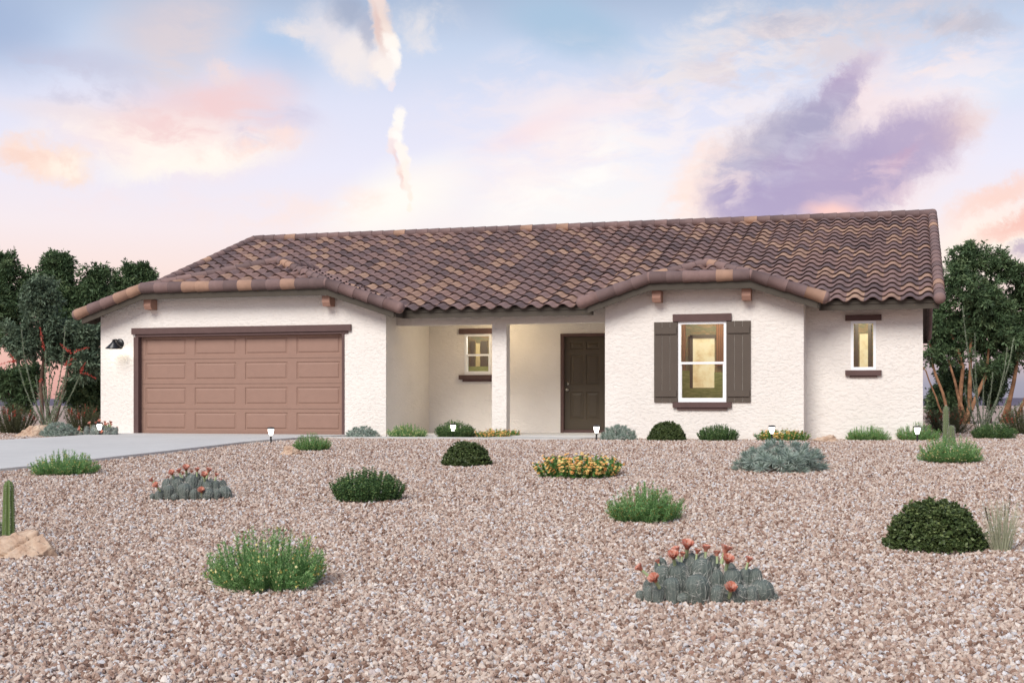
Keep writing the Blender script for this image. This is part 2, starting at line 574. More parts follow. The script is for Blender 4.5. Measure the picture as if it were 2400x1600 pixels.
def wall(mb, x0, x1, Y, top, holes=(), breaks=(), depth=0.12, zb=-0.1):
    """front facing wall with rectangular openings (x0,x1,z0,z1) and a top given by a function"""
    X = sorted(set([x0, x1] + [h[0] for h in holes] + [h[1] for h in holes] + list(breaks)))
    Zs = sorted(set([zb, 2.44] + [h[2] for h in holes] + [h[3] for h in holes]))
    for a, b in zip(X, X[1:]):
        for k, (c, d) in enumerate(zip(Zs, Zs[1:])):
            mx_, mz = (a + b) / 2, (c + d) / 2
            if any(h[0] < mx_ < h[1] and h[2] < mz < h[3] for h in holes):
                continue
            mb.quad((a, Y, c), (b, Y, c), (b, Y, d), (a, Y, d))
        mb.quad((a, Y, Zs[-1]), (b, Y, Zs[-1]), (b, Y, top(b)), (a, Y, top(a)))
    for h in holes:
        a, b, c, d = h
        mb.quad((a, Y, c), (a, Y + depth, c), (a, Y + depth, d), (a, Y, d))
        mb.quad((b, Y, c), (b, Y, d), (b, Y + depth, d), (b, Y + depth, c))
        mb.quad((a, Y, d), (a, Y + depth, d), (b, Y + depth, d), (b, Y, d))
        mb.quad((a, Y, c), (b, Y, c), (b, Y + depth, c), (a, Y + depth, c))


W1 = (-4.288, -3.357, 0.725, 2.281)       # bedroom window
W2 = (-1.059, -0.594, 1.335, 2.277)       # bath window
W3 = (-9.528, -8.905, 1.336, 2.247)       # porch window
DR = (-7.312, -6.32, 0.06, 2.224)         # entry
GD = (-16.187, -11.346, -0.1, 2.2)        # garage opening
mb = MB()
gt = lambda x: deck_dorm(x, GC, GCL, GZ) - 0.03 if abs(x - GC) > GCL else GZ - 0.03 + 0.12
bt = lambda x: deck_dorm(x, BC, BCL, BZ) - 0.03 if abs(x - BC) > BCL else BZ - 0.03 + 0.12
gt2 = lambda x: min(gt(x), GZ + 0.02)
bt2 = lambda x: min(bt(x), BZ + 0.02)
wall(mb, GX0, GX1, 0, gt2, [GD], [GC - GCL, GC + GCL], 0.2)
wall(mb, BX0, BX1, 0, bt2, [W1], [BC - BCL, BC + BCL])
wall(mb, BX1, 0.262, 0.6, lambda x: deck_main(0.6) - 0.04, [W2])
wall(mb, GX1, BX0, 2.62, lambda x: 2.62, [W3, DR])
# returns
mb.quad((GX1, 0, -.1), (GX1, 2.62, -.1), (GX1, 2.62, 2.62), (GX1, 0, 2.62))
mb.quad((BX0, 0, -.1), (BX0, 0, 2.62), (BX0, 2.62, 2.62), (BX0, 2.62, -.1))
mb.quad((BX1, 0, -.1), (BX1, 0.6, -.1), (BX1, 0.6, 2.6), (BX1, 0, 2.6))
# gable ends and back
for X in (GX0, 0.262):
    y0 = 0.0 if X < 0 else 0.6
    mb.add([(X, y0, -.1), (X, 15.0, -.1), (X, 15.0, deck_main(15.0) - .04), (X, RIDGE_Y, deck_main(RIDGE_Y) - .04), (X, y0, deck_main(y0) - .04)], [(0, 1, 2, 3, 4)])
mb.quad((GX0, 15, -.1), (0.262, 15, -.1), (0.262, 15, 2.7), (GX0, 15, 2.7))
hpart(mb, 'wall', M['stucco'])
# porch
mb = MB()
mb.box((GX1 + .003, 0.6, 2.338), (BX0 - .003, 0.86, 2.75))
hpart(mb, 'porch_beam', M['stucco'])
mb = MB()
mb.box((-8.262, 0.603, -.1), (-7.95, 0.857, 2.345))
hpart(mb, 'porch_post', M['stucco'])
mb = MB()
mb.box((GX1 + .002, 0.855, 2.56), (BX0 - .002, 2.618, 2.6))
hpart(mb, 'porch_ceiling', M['stucco'])
mb = MB()
mb.box((GX1 + .002, 0.03, -.1), (BX0 - .002, 2.617, 0.055))
hpart(mb, 'porch_floor', M['concrete'])

# ---- garage door: four sections of four raised panels
mb = MB()
gx0, gx1, gz0, gz1 = -16.187, -11.346, 0.045, 2.2
mb.quad((gx0, .16, -.1), (gx1, .16, -.1), (gx1, .16, gz1), (gx0, .16, gz1))
sh = (gz1 - gz0) / 4
pw = (gx1 - gx0) / 4


def raised(mb, xs_, zs_, Y, cells, rings):
    """flat sheet at Y with raised-panel cells (x0,x1,z0,z1); rings = [(inset, dy)...]"""
    X = sorted(set(xs_ + [c[0] for c in cells] + [c[1] for c in cells]))
    Z = sorted(set(zs_ + [c[2] for c in cells] + [c[3] for c in cells]))
    for a, b in zip(X, X[1:]):
        for c, d in zip(Z, Z[1:]):
            if any(q[0] < (a + b) / 2 < q[1] and q[2] < (c + d) / 2 < q[3] for q in cells):
                continue
            mb.quad((a, Y, c), (b, Y, c), (b, Y, d), (a, Y, d))
    for x0, x1, z0, z1 in cells:
        prev = None
        for ins, dy in [(0, 0)] + rings:
            r = [(x0 + ins, Y + dy, z0 + ins), (x1 - ins, Y + dy, z0 + ins), (x1 - ins, Y + dy, z1 - ins), (x0 + ins, Y + dy, z1 - ins)]
            if prev:
                for i in range(4):
                    mb.quad(prev[i], prev[(i + 1) % 4], r[(i + 1) % 4], r[i])
            prev = r
        mb.quad(*prev)


for j in range(4):
    z0, z1 = gz0 + sh * j + .003, gz0 + sh * (j + 1) - .003
    cells = [(gx0 + pw * i + .105, gx0 + pw * (i + 1) - .105, z0 + .085, z1 - .075) for i in range(4)]
    raised(mb, [gx0, gx1], [z0, z1], 0.12, cells, [(.012, .014), (.028, .014), (.052, .0)])
    for z in (z0, z1):
        mb.quad((gx0, .12, z), (gx1, .12, z), (gx1, .16, z), (gx0, .16, z))
gd = hpart(mb, 'garage_door', M['garage_door'])
mb = MB()
mb.box((gx0, .108, 0.0), (gx1, .165, 0.043))
hpart(mb, 'bottom_seal', M['corbel'], gd)
mb = MB()
mb.box((-16.327, -.055, 2.21), (-11.137, .0, 2.345))
mb.box((-16.25, -.022, 2.155), (-11.21, .118, 2.209))
mb.box((-16.295, -.016, -.05), (-16.18, .118, 2.155))
mb.box((-11.353, -.016, -.05), (-11.296, .118, 2.155))
hpart(mb, 'garage_trim', M['trim'])

# ---- corbels
for X, Z in ((-15.80, 2.945), (-11.60, 2.935), (-4.67, 2.872), (-2.95, 2.872)):
    mb = MB()
    w = .085
    prof = [(-.28, Z), (-.28, Z - .135), (-.235, Z - .215), (0, Z - .215), (0, Z)]
    mb.prism([(X - w, y, z) for y, z in prof], (2 * w, 0, 0))
    hpart(mb, 'corbel', M['corbel'])


# ---- windows
ROOMS = []


def window(w, Y, head, sill, rail=True, style=0):
    x0, x1, z0, z1 = w
    mb = MB()
    f = .05
    y0, y1 = Y - .012, Y + .06
    mb.box((x0, y0, z0), (x0 + f, y1, z1)); mb.box((x1 - f, y0, z0), (x1, y1, z1))
    mb.box((x0 + f, y0, z1 - f), (x1 - f, y1, z1)); mb.box((x0 + f, y0, z0), (x1 - f, y1, z0 + f + .01))
    zm = z0 + (z1 - z0) * .485
    if rail:
        mb.box((x0 + f, y0 + .004, zm - .022), (x1 - f, y1, zm + .022))
        g = .018
        for a in (x0 + f, x1 - f - g):
            mb.box((a, y0 + .016, z0 + f + .01), (a + g, y1, zm - .022))
        mb.box((x0 + f + g, y0 + .016, z0 + f + .01), (x1 - f - g, y1, z0 + f + .03))
    win = hpart(mb, 'window', M['vinyl'])
    mb = MB()
    mb.quad((x0 + .02, Y + .035, z0 + .02), (x1 - .02, Y + .035, z0 + .02), (x1 - .02, Y + .035, z1 - .02), (x0 + .02, Y + .035, z1 - .02))
    hpart(mb, 'pane', M['glass'], win)
    mb = MB()
    hx0, hx1, hz0, hz1 = head
    mb.box((hx0, Y - .055, hz0), (hx1, Y + .0, hz1))
    hpart(mb, 'window_header', M['trim'], win)
    mb = MB()
    sx0, sx1, sz0, sz1 = sill
    mb.box((sx0, Y - .065, sz1 - .1), (sx1, Y + .0, sz1))
    mb.box((sx0 + .08, Y - .04, sz0), (sx1 - .08, Y + .0, sz1 - .1))
    hpart(mb, 'window_sill', M['trim'], win)
    # the room behind
    D = 1.1
    ROOMS.append(((x0 + x1) / 2, Y + .5, z1 + .15))
    mb = MB()
    a, b, c, d = x0 - .5, x1 + .5, z0 - .35, z1 + .25
    yb = Y + .125
    mb.quad((a, yb + D, c), (b, yb + D, c), (b, yb + D, d), (a, yb + D, d), mat=0)
    for q in (((a, yb, c), (a, yb + D, c), (a, yb + D, d), (a, yb, d)), ((b, yb, c), (b, yb + D, c), (b, yb + D, d), (b, yb, d)),
              ((a, yb, d), (b, yb, d), (b, yb + D, d), (a, yb + D, d)), ((a, yb, c), (b, yb, c), (b, yb + D, c), (a, yb + D, c))):
        mb.quad(*q, mat=0)
    for q in (((a, yb, c), (x0, yb, c), (x0, yb, d), (a, yb, d)), ((x1, yb, c), (b, yb, c), (b, yb, d), (x1, yb, d))):
        mb.quad(*q, mat=0)
    yy = yb + D - .01
    # what one sees lies up and to the left along the view line
    ox = (x0 + x1) / 2 / (26 + Y) * D
    cxm = (x0 + x1) / 2 + ox
    wd = x1 - x0
    if style == 0:
        lo = z0 - .02
        mb.box((cxm - .20, yy - .03, lo + .31), (cxm + .235, yy, z1 - .27), mat=3)  # added glow panel, painted reflection rather than an opening
        mb.box((cxm - .26, yy - .06, z1 - .27), (cxm + .26, yy, z1 - .20), mat=4)
        mb.box((cxm - .26, yy - .06, lo + .3), (cxm - .20, yy, z1 - .20), mat=4)
        mb.box((cxm - .9, yy - .05, lo + .55), (cxm - .35, yy, d), mat=1)
        mb.box((cxm + .27, yy - .05, lo + .75), (cxm + .8, yy, d), mat=1)
        mb.box((cxm - .9, yy - .12, c), (cxm + .9, yy - .07, lo + .30), mat=2)
        mb.box((cxm - .9, yy - .09, c), (cxm - .26, yy - .06, lo + .66), mat=2)
        mb.box((cxm + .24, yy - .09, c), (cxm + .9, yy - .06, lo + .62), mat=2)
    elif style == 1:
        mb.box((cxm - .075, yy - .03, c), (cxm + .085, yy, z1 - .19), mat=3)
        mb.box((cxm - .16, yy - .05, c), (cxm - .10, yy, d), mat=4)
        mb.box((cxm + .09, yy - .05, c), (cxm + .15, yy, d), mat=4)
    else:
        mb.box((cxm - .08, yy - .03, c), (cxm + .02, yy, z1 - .15), mat=5)
        mb.box((cxm + .05, yy - .05, c + .4), (cxm + .2, yy, z1 - .1), mat=4)
        mb.box((cxm - .2, yy - .05, c + .4), (cxm - .12, yy, z1 - .1), mat=4)
        mb.box((cxm - .5, yy - .08, c), (cxm + .5, yy - .05, z0 + .22), mat=2)
    hpart(mb, 'room_interior', [M['room'], M['curtain'], M['room_green'], M['pane_glow'], M['door'], M['room_pale']], win)
    return win


window(W1, 0, (-4.388, -3.255, 2.285, 2.425), (-4.388, -3.255, 0.575, 0.722), True, 0)
window(W2, 0.6, (-1.162, -0.492, 2.281, 2.39), (-1.162, -0.492, 1.2, 1.333), False, 1)
window(W3, 2.62, (-9.649, -8.784, 2.25, 2.37), (-9.649, -8.784, 1.185, 1.333), True, 2)

# ---- shutters
for x0, x1 in ((-4.756, -4.292), (-3.353, -2.892)):
    mb = MB()
    n3 = (x1 - x0) / 3
    z0, z1 = 0.725, 2.28
    for i in range(3):
        mb.box((x0 + n3 * i + .0032 * (i > 0), -.035, z0), (x0 + n3 * (i + 1) - .0032 * (i < 2), 0, z1))
    for a, b in ((z0 + .105, z0 + .225), (z1 - .235, z1 - .11)):
        mb.box((x0 + .025, -.058, a), (x1 - .025, -.03, b))
    s_ = hpart(mb, 'shutter', M['shutter'])
    mb = MB()
    for i in (1, 2):
        mb.box((x0 + n3 * i - .0032, -.022, z0 + .001), (x0 + n3 * i + .0032, -.001, z1 - .001))
    hpart(mb, 'board_gap', M['shutter_gap'], s_)

# ---- entry door
mb = MB()
Yd = 2.62 + .06
dx0, dx1, dz0, dz1 = -7.24, -6.33, 0.125, 2.158
cw = .30
ca = [(dx0 + .13, dx0 + .13 + cw), (dx1 - .13 - cw, dx1 - .13)]
rz = [(dz0 + .22, dz0 + .83), (dz0 + .98, dz0 + 1.65), (dz0 + 1.75, dz0 + 1.93)]
raised(mb, [dx0, dx1], [dz0, dz1], Yd, [(a, b, c, d) for a, b in ca for c, d in rz], [(.018, .014), (.034, .014), (.075, .002)])
door = hpart(mb, 'entry_door', M['door'])
mb = MB()
mb.lathe([(.030, 0), (.030, .012), (.012, .014), (.012, .04), (.026, .045), (.033, .062), (.024, .08), (.0, .083)], (dx0 + .07, Yd, 1.0), (0, -1, 0))
hpart(mb, 'handle', M['steel'], door)
mb = MB()
mb.lathe([(.030, 0), (.028, .014), (.0, .018)], (dx0 + .07, Yd, 1.13), (0, -1, 0))
hpart(mb, 'deadbolt', M['steel'], door)
mb = MB()
mb.box((-7.312, 2.60, 0.058), (-7.24, Yd + .04, 2.16))
mb.box((-7.312, 2.60, 2.16), (-6.32, Yd + .04, 2.224))
mb.box((-7.24, 2.63, 0.058), (-6.32, Yd + .04, 0.122))
hpart(mb, 'door_frame', M['trim'])

# ---- garage wall lamp
lp = at(267, 817, -.30)
bp = at(281, 805, -.0)
lx, lz = lp.x, lp.z
mb = MB()
mb.lathe([(.105, 0), (.105, .012), (.08, .03), (.03, .035), (.0, .036)], (bp.x, 0, bp.z), (0, -1, 0), 20)
lamp = hpart(mb, 'wall_lamp', M['black'])
mb = MB()
mb.tube([(bp.x, -.03, bp.z), (bp.x - .01, -.12, bp.z + .06), (lx + .01, -.22, lz + .2), (lx, -.29, lz + .19), (lx, -.30, lz + .15)], .016, 10)
mb.lathe([(.04, .16), (.03, .2), (.0, .205)], (lx, -.30, lz), n=14)
hpart(mb, 'lamp_arm', M['black'], lamp)
mb = MB()
mb.lathe([(.185, 0.0), (.187, .006), (.05, .14), (.04, .165), (.0, .168)], (lx, -.30, lz), n=28, cap=False)
mb.lathe([(.178, 0.004), (.045, .135), (.0, .15)], (lx, -.30, lz), n=28, cap=False)
hpart(mb, 'lamp_shade', M['black'], lamp)
mb = MB()
mb.lathe([(.0, .015), (.03, .03), (.035, .06), (.02, .1), (.0, .11)], (lx, -.30, lz), n=12, cap=False)
hpart(mb, 'light_bulb', M['bulb'], lamp)
# flush porch light on the porch ceiling
mb = MB()
mb.lathe([(.12, 0), (.12, .05), (.1, .075), (.0, .08)], (-8.6, 1.7, 2.56), (0, 0, -1), 20)
hpart(mb, 'porch_light', M['bulb'])


# ---- roof
def tone():
    r = random.random()
    return random.uniform(.12, .26) if r < .16 else random.uniform(.28, .76) if r < .80 else random.uniform(.8, 1)


def tile_field(mb, org, U, Vv, N, nu, wave, nv, expo, clamp=None, keep=None, nseg=12, phase=0.0, u0=0.0):
    org, U, Vv, N = Vector(org), Vector(U), Vector(Vv).normalized(), Vector(N).normalized()
    for j in range(nv):
        for i in range(nu):
            uc, vc = u0 + (i + .5) * wave, (j + .5) * expo
            if keep and not keep(uc, vc):
                continue
            jv = random.uniform(-.006, .006)
            jl = random.uniform(-.003, .004)
            top0, top1, low = [], [], []
            for k in range(nseg + 1):
                a = k / nseg
                cs = math.cos(2 * math.pi * (a + phase))
                h = .038 * (1 - math.copysign(abs(cs) ** .72, cs))
                u = u0 + (i + a) * wave
                v0, v1 = j * expo + jv - .012, (j + 1) * expo + .02
                for lst, v, lift in ((top0, v0, .046 + jl), (top1, v1, .004), (low, v0 + .006, .027 + jl)):
                    uu, vv = (u, v) if clamp is None else clamp(u, v)
                    lst.append(org + U * uu + Vv * vv + N * (h + lift))
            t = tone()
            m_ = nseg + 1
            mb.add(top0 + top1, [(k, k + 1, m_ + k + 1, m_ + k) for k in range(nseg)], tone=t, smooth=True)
            mb.add(top0 + low, [(k + 1, k, m_ + k, m_ + k + 1) for k in range(nseg)], tone=t * .55, smooth=True)  # front edge toned down: shade under the course put into the colour
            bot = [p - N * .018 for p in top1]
            mb.add(low + bot, [(k + 1, k, m_ + k, m_ + k + 1) for k in range(nseg)], tone=t * .3, smooth=True)  # underside darkest, shadow of the gap painted in


def caps(mb, p0, p1, r=.105, seg=.33, lift=.05, n=14, ends=(False, False), grow=0.0):
    p0, p1 = Vector(p0) + Vector((0, 0, lift)), Vector(p1) + Vector((0, 0, lift))
    L = (p1 - p0).length
    k = max(1, round(L / seg))
    d = (p1 - p0) / k
    for i in range(k):
        a = p0 + d * i
        b = p0 + d * (i + 1.12) if i < k - 1 else p0 + d * (i + 1)
        t = random.uniform(.80, .92) if random.random() < .12 else random.uniform(.13, .42)
        rr = r * random.uniform(.985, 1.015)
        dn = d.normalized()
        mb.tube([a, a + dn * .012, b], [rr * 1.0, rr * 1.04, rr * .9], n=n, tone=t)
    dn = d.normalized()
    for e, (p, sg) in zip(ends, ((p0, -1), (p1, 1))):
        if e:
            rr = r * (1.03 if sg < 0 else .97)
            prof = [(rr * math.cos(w), rr * .8 * math.sin(w)) for w in np.linspace(0, math.pi / 2, 7)]
            mb.lathe(prof, p, dn * sg, n=n, tone=.4, cap=False)


PV = Vector((0, 3, 1)).normalized()
sl = math.sqrt(10) / 3
mb = MB()
NV = 21
expo = (RIDGE_Y - 0.02) / NV * sl
wave = .331
ncol = int(round((MX1 - MX0) / wave))
wave = (MX1 - MX0) / ncol


def keep_main(u, v):
    x, y = MX0 + u, 0.02 + v / sl
    if y < .45 and (GX0 - .02 < x < GX1 + .16 or BX0 - .16 < x < BX1 + .16):
        return False
    for c, cl, tip, z, mxy in ((GC, GCL, GTIP, GZ, 4.5), (BC, BCL, BTIP, BZ, 3)):
        if abs(x - c) < tip + .1 and y < mxy:
            zd = deck_dorm(x, c, cl, z)
            hip = z + (y - RAKE_Y) / 3
            zd = min(zd, hip if abs(x - c) < cl else 99)
            if zd > deck_main(y) + .22:
                return False
    return True


tile_field(mb, (MX0, 0.02, deck_main(0.02)), (1, 0, 0), PV, (0, -1, 3), ncol, wave, NV, expo, keep=keep_main)
tile_field(mb, (MX1, 2 * RIDGE_Y - .02, deck_main(0.02)), (-1, 0, 0), (0, -3, 1), (0, 1, 3), ncol, wave, NV, expo, nseg=4)
for c, cl, tip, z, yb in ((GC, GCL, GTIP, GZ, 4.7), (BC, BCL, BTIP, BZ, 2.9)):
    e = tip + .05
    zt = deck_dorm(c + e, c, cl, z)
    nrow = max(1, round((e * sl) / .38)); ex = e * sl / nrow
    nu = int((yb - RAKE_Y) / .331)
    for sgn in (-1, 1):
        def clampf(u, v, sgn=sgn):
            y = (RAKE_Y + u) if sgn > 0 else (yb - u)
            dx = e - v / sl
            if dx < cl:
                y = max(y, RAKE_Y + (cl - dx))
            y = max(y, RAKE_Y)
            return ((y - RAKE_Y) if sgn > 0 else (yb - y)), min(v, e * sl)

        def keepf(u, v, sgn=sgn):
            y = (RAKE_Y + u) if sgn > 0 else (yb - u)
            dx = e - v / sl
            if dx < cl and y < RAKE_Y + (cl - dx) - .2:
                return False
            return deck_main(y) < deck_dorm(c + dx, c, cl, z) + .28
        if sgn > 0:
            tile_field(mb, (c + e, RAKE_Y, zt), (0, 1, 0), (-3, 0, 1), (1, 0, 3), nu, .331, nrow, ex, clampf, keepf)
        else:
            tile_field(mb, (c - e, yb, zt), (0, -1, 0), (3, 0, 1), (-1, 0, 3), nu, .331, nrow, ex, clampf, keepf)
    # little front hip
    nrow = max(1, round(cl * sl / .37)); ex = cl * sl / nrow
    nu = int(math.ceil(2 * cl / .331)); wv_ = 2 * cl / nu
    tile_field(mb, (c - cl, RAKE_Y, z), (1, 0, 0), PV, (0, -1, 3), nu, wv_, nrow, ex,
               lambda u, v: (min(max(u, max(0, v) / sl), 2 * cl - max(0, v) / sl), v), lambda u, v: abs(u - cl) < cl - v / sl + .25)
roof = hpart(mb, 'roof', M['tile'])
# ridge, hip and rake caps
mb = MB()
zr = deck_main(RIDGE_Y) + .03
caps(mb, (MX1 + .05, RIDGE_Y, zr), (MX0 - .02, RIDGE_Y, zr), .105, .32, .055, ends=(True, True))
for X in (MX1 + .03, MX0 - .03):
    caps(mb, (X, -0.02, deck_main(-.02) + .03), (X, RIDGE_Y, deck_main(RIDGE_Y) + .03), .108, .372, .045, ends=(True, True))
    caps(mb, (X, 2 * RIDGE_Y, deck_main(.0) + .03), (X, RIDGE_Y, deck_main(RIDGE_Y) + .03), .108, .372, .045)
for c, cl, tip, z in ((GC, GCL, GTIP, GZ), (BC, BCL, BTIP, BZ)):
    hpart(mb, 'ridge_tiles', M['tile'], roof)
    mb = MB()
    e = tip + .13
    for sg in (-1, 1):
        caps(mb, (c + sg * e, RAKE_Y - .03, deck_dorm(c + e, c, cl, z)), (c + sg * cl, RAKE_Y - .03, z), .118, .335, .055, ends=(True, False))
        caps(mb, (c + sg * (cl - .02), RAKE_Y + .05, z + .03), (c, RAKE_Y + cl, z + cl / 3 + .03), .098, .33, .055)
    caps(mb, (c - cl, RAKE_Y - .03, z), (c + cl, RAKE_Y - .03, z), .118, .335, .055, ends=(True, True))
    zz = z + cl / 3
    caps(mb, (c, RAKE_Y + cl - .05, zz + .03), (c, (zz - 2.57) * 3, zz + .03), .098, .33, .055, ends=(True, False))
hpart(mb, 'ridge_tiles', M['tile'], roof)

# deck and soffit under the tiles
mb = MB()
T = -.022
for y0, y1 in ((EAVE_Y, RIDGE_Y), (2 * RIDGE_Y - EAVE_Y, RIDGE_Y)):
    mb.prism([(MX0, y0, deck_main(y0)), (MX1, y0, deck_main(y0)), (MX1, y1, deck_main(y1)), (MX0, y1, deck_main(y1))], (0, 0, T))
for c, cl, tip, z in ((GC, GCL, GTIP, GZ), (BC, BCL, BTIP, BZ)):
    zt = deck_dorm(c + tip, c, cl, z)
    zp = z + cl / 3
    yr = (zp - 2.57) * 3
    ye = (zt - 2.57) * 3
    for sg in (-1, 1):
        mb.prism([(c + sg * tip, RAKE_Y, zt), (c + sg * cl, RAKE_Y, z), (c, RAKE_Y + cl, zp), (c, yr, zp), (c + sg * tip, ye, zt)], (0, 0, T))
    mb.prism([(c - cl, RAKE_Y, z), (c + cl, RAKE_Y, z), (c, RAKE_Y + cl, zp)], (0, 0, T))
hpart(mb, 'roof_soffit', M['soffit'], roof)


# fascia
def board(mb, p0, p1, h, th, out):
    """board hanging below the line p0-p1, th thick towards out"""
    p0, p1, o = Vector(p0), Vector(p1), Vector(out).normalized() * th
    dz = Vector((0, 0, -h))
    mb.prism([p0, p1, p1 + dz, p0 + dz], o)


mb = MB()
fd = deck_main(EAVE_Y) + .035
xa, xb = GC + GTIP, BC - BTIP
for a, b in ((xa, xb), (BC + BTIP, MX1)):
    board(mb, (a, EAVE_Y, fd), (b, EAVE_Y, fd), .08, .042, (0, -1, 0))
    board(mb, (a, EAVE_Y, fd - .075), (b, EAVE_Y, fd - .075), .115, .025, (0, -1, 0))
for X, o in ((MX1, 1), (MX0, -1)):
    for y0, y1 in ((EAVE_Y - (.042 if o > 0 else 0), RIDGE_Y), (2 * RIDGE_Y - EAVE_Y, RIDGE_Y)):
        board(mb, (X, y0, deck_main(y0) + .035), (X, y1, deck_main(y1) + .035), .19, .03, (o, 0, 0))
board(mb, (MX0, 2 * RIDGE_Y - EAVE_Y, fd), (MX1, 2 * RIDGE_Y - EAVE_Y, fd), .19, .03, (0, 1, 0))
for c, cl, tip, z in ((GC, GCL, GTIP, GZ), (BC, BCL, BTIP, BZ)):
    zt = deck_dorm(c + tip, c, cl, z)
    for h0, hh, th in ((.02, .09, .045), (-.068, .125, .028)):
        for sg in (-1, 1):
            board(mb, (c + sg * tip, RAKE_Y, zt + h0), (c + sg * cl, RAKE_Y, z + h0), hh, th, (0, -1, 0))
        board(mb, (c - cl, RAKE_Y, z + h0), (c + cl, RAKE_Y, z + h0), hh, th, (0, -1, 0))
    for sg in (-1, 1):
        ye = EAVE_Y - .042
        if sg < 0 and c == GC:
            ye = 0.15
        board(mb, (c + sg * tip, RAKE_Y, zt + .02), (c + sg * tip, ye, zt + .02), .19, .03, (sg, 0, 0))
hpart(mb, 'fascia', M['fascia'], roof)

# ------------------------------------------------------------------ planting
def place(px, base, wpx, top, back=0.35):
    """spot and size (width, height) of a plant from its outline in the photograph"""
    p, d = ghit(px, base)
    w = wpx * d / F
    ray = Vector((p.x, p.y + D0, 0)).normalized()
    q = p + ray * (w * back)
    q.z = float(gz(q.y))
    d2 = d + w * back
    top_z = ZC + (YH - top) / F * d2
    return q, w * d2 / d * .965, max(.05, top_z - q.z)


def unit(n, zmin=-1):
    a = rng.normal(size=(n, 3))
    a /= np.linalg.norm(a, axis=1, keepdims=True)
    if zmin > -1:
        a[:, 2] = np.abs(a[:, 2])
    return a


def stems(n, R_, H, lean=0.55, base=.35, hv=(.7, 1.08), prof=.5):
    """n curved stems (n,8,3) fanning out of a clump"""
    th = rng.uniform(0, 2 * np.pi, n)
    r = np.sqrt(rng.uniform(0, 1, n))
    end = np.stack([np.cos(th) * r * R_, np.sin(th) * r * R_, H * (1 - prof * r ** 2) * rng.uniform(*hv, n)], 1)
    b = np.stack([np.cos(th) * r * R_ * base, np.sin(th) * r * R_ * base, np.zeros(n)], 1) + rng.normal(0, .02 * R_, (n, 3)) * np.array([1, 1, 0])
    c = b * .35 + end * .65
    c[:, 2] = end[:, 2] * .45
    t = np.linspace(0, 1, 8)[None, :, None]
    return b[:, None] * (1 - t) ** 2 + 2 * c[:, None] * t * (1 - t) + end[:, None] * t ** 2


def along(S, k, lo=.1, hi=1.0):
    """k points per stem with tangents"""
    n, m, _ = S.shape
    t = rng.uniform(lo, hi, (n, k)) * (m - 1)
    i = np.minimum(t.astype(int), m - 2)
    f = (t - i)[..., None]
    a = np.take_along_axis(S, i[..., None].repeat(3, 2), 1)
    b = np.take_along_axis(S, (i + 1)[..., None].repeat(3, 2), 1)
    P = (a * (1 - f) + b * f).reshape(-1, 3)
    T = (b - a).reshape(-1, 3)
    T /= np.linalg.norm(T, axis=1, keepdims=True) + 1e-9
    return P, T, (t / (m - 1)).reshape(-1)


def balls(nb, P, r, tone, mat=0):
    """little octahedra drawn as 4 kite quads each"""
    P = np.asarray(P); n = len(P)
    r = np.broadcast_to(np.asarray(r, float), (n,))[:, None]
    X, Y, Z = np.eye(3)
    for a, b in ((X, Y), (Y, -X), (-X, -Y), (-Y, X)):
        nb.quads(np.stack([P + Z * r, P + a * r, P - Z * r, P + b * r], 1), tone, mat)


# every plant is modelled for a half-width of 0.5 and height 1 times its own ratio, then scaled as a whole
def feathery_protos(H, seed):
    global rng
    rng = np.random.default_rng(seed)
    R_ = .5
    S = stems(235, R_, H, base=.72, hv=(.42, 1.16), prof=.5)
    nb = NB()
    P, T, t = along(S, 62, .06)
    D = T * .75 + unit(len(P)) * .62
    shade = np.clip(rng.normal(.5, .22, len(P)), 0, 1)
    nb.leaves(P, D, rng.uniform(.035, .062, len(P)) * (1.15 - .45 * t), rng.uniform(.0055, .009, len(P)), shade)
    S2 = stems(60, R_ * .96, H * .5, base=.7, hv=(.5, 1.1), prof=.5)
    P, T, t = along(S2, 45, .0)
    nb.leaves(P, T * .6 + unit(len(P)) * .6, rng.uniform(.035, .06, len(P)), .008, np.clip(rng.normal(.4, .2, len(P)), 0, 1))
    nb.strips(S, .004, .0015, .1)
    fol = nb
    nb = NB()
    P, T, t = along(S, 2, .35, 1.0)
    sel = rng.random(len(P)) < .85
    P = P[sel] + unit(sel.sum()) * .02
    o_ = P * np.array([1, 1, 0]); P = P + o_ / (np.linalg.norm(o_, axis=1, keepdims=True) + .05) * .035
    balls(nb, P, rng.uniform(.009, .0145, len(P)), rng.uniform(0, 1, len(P)))
    return fol, nb


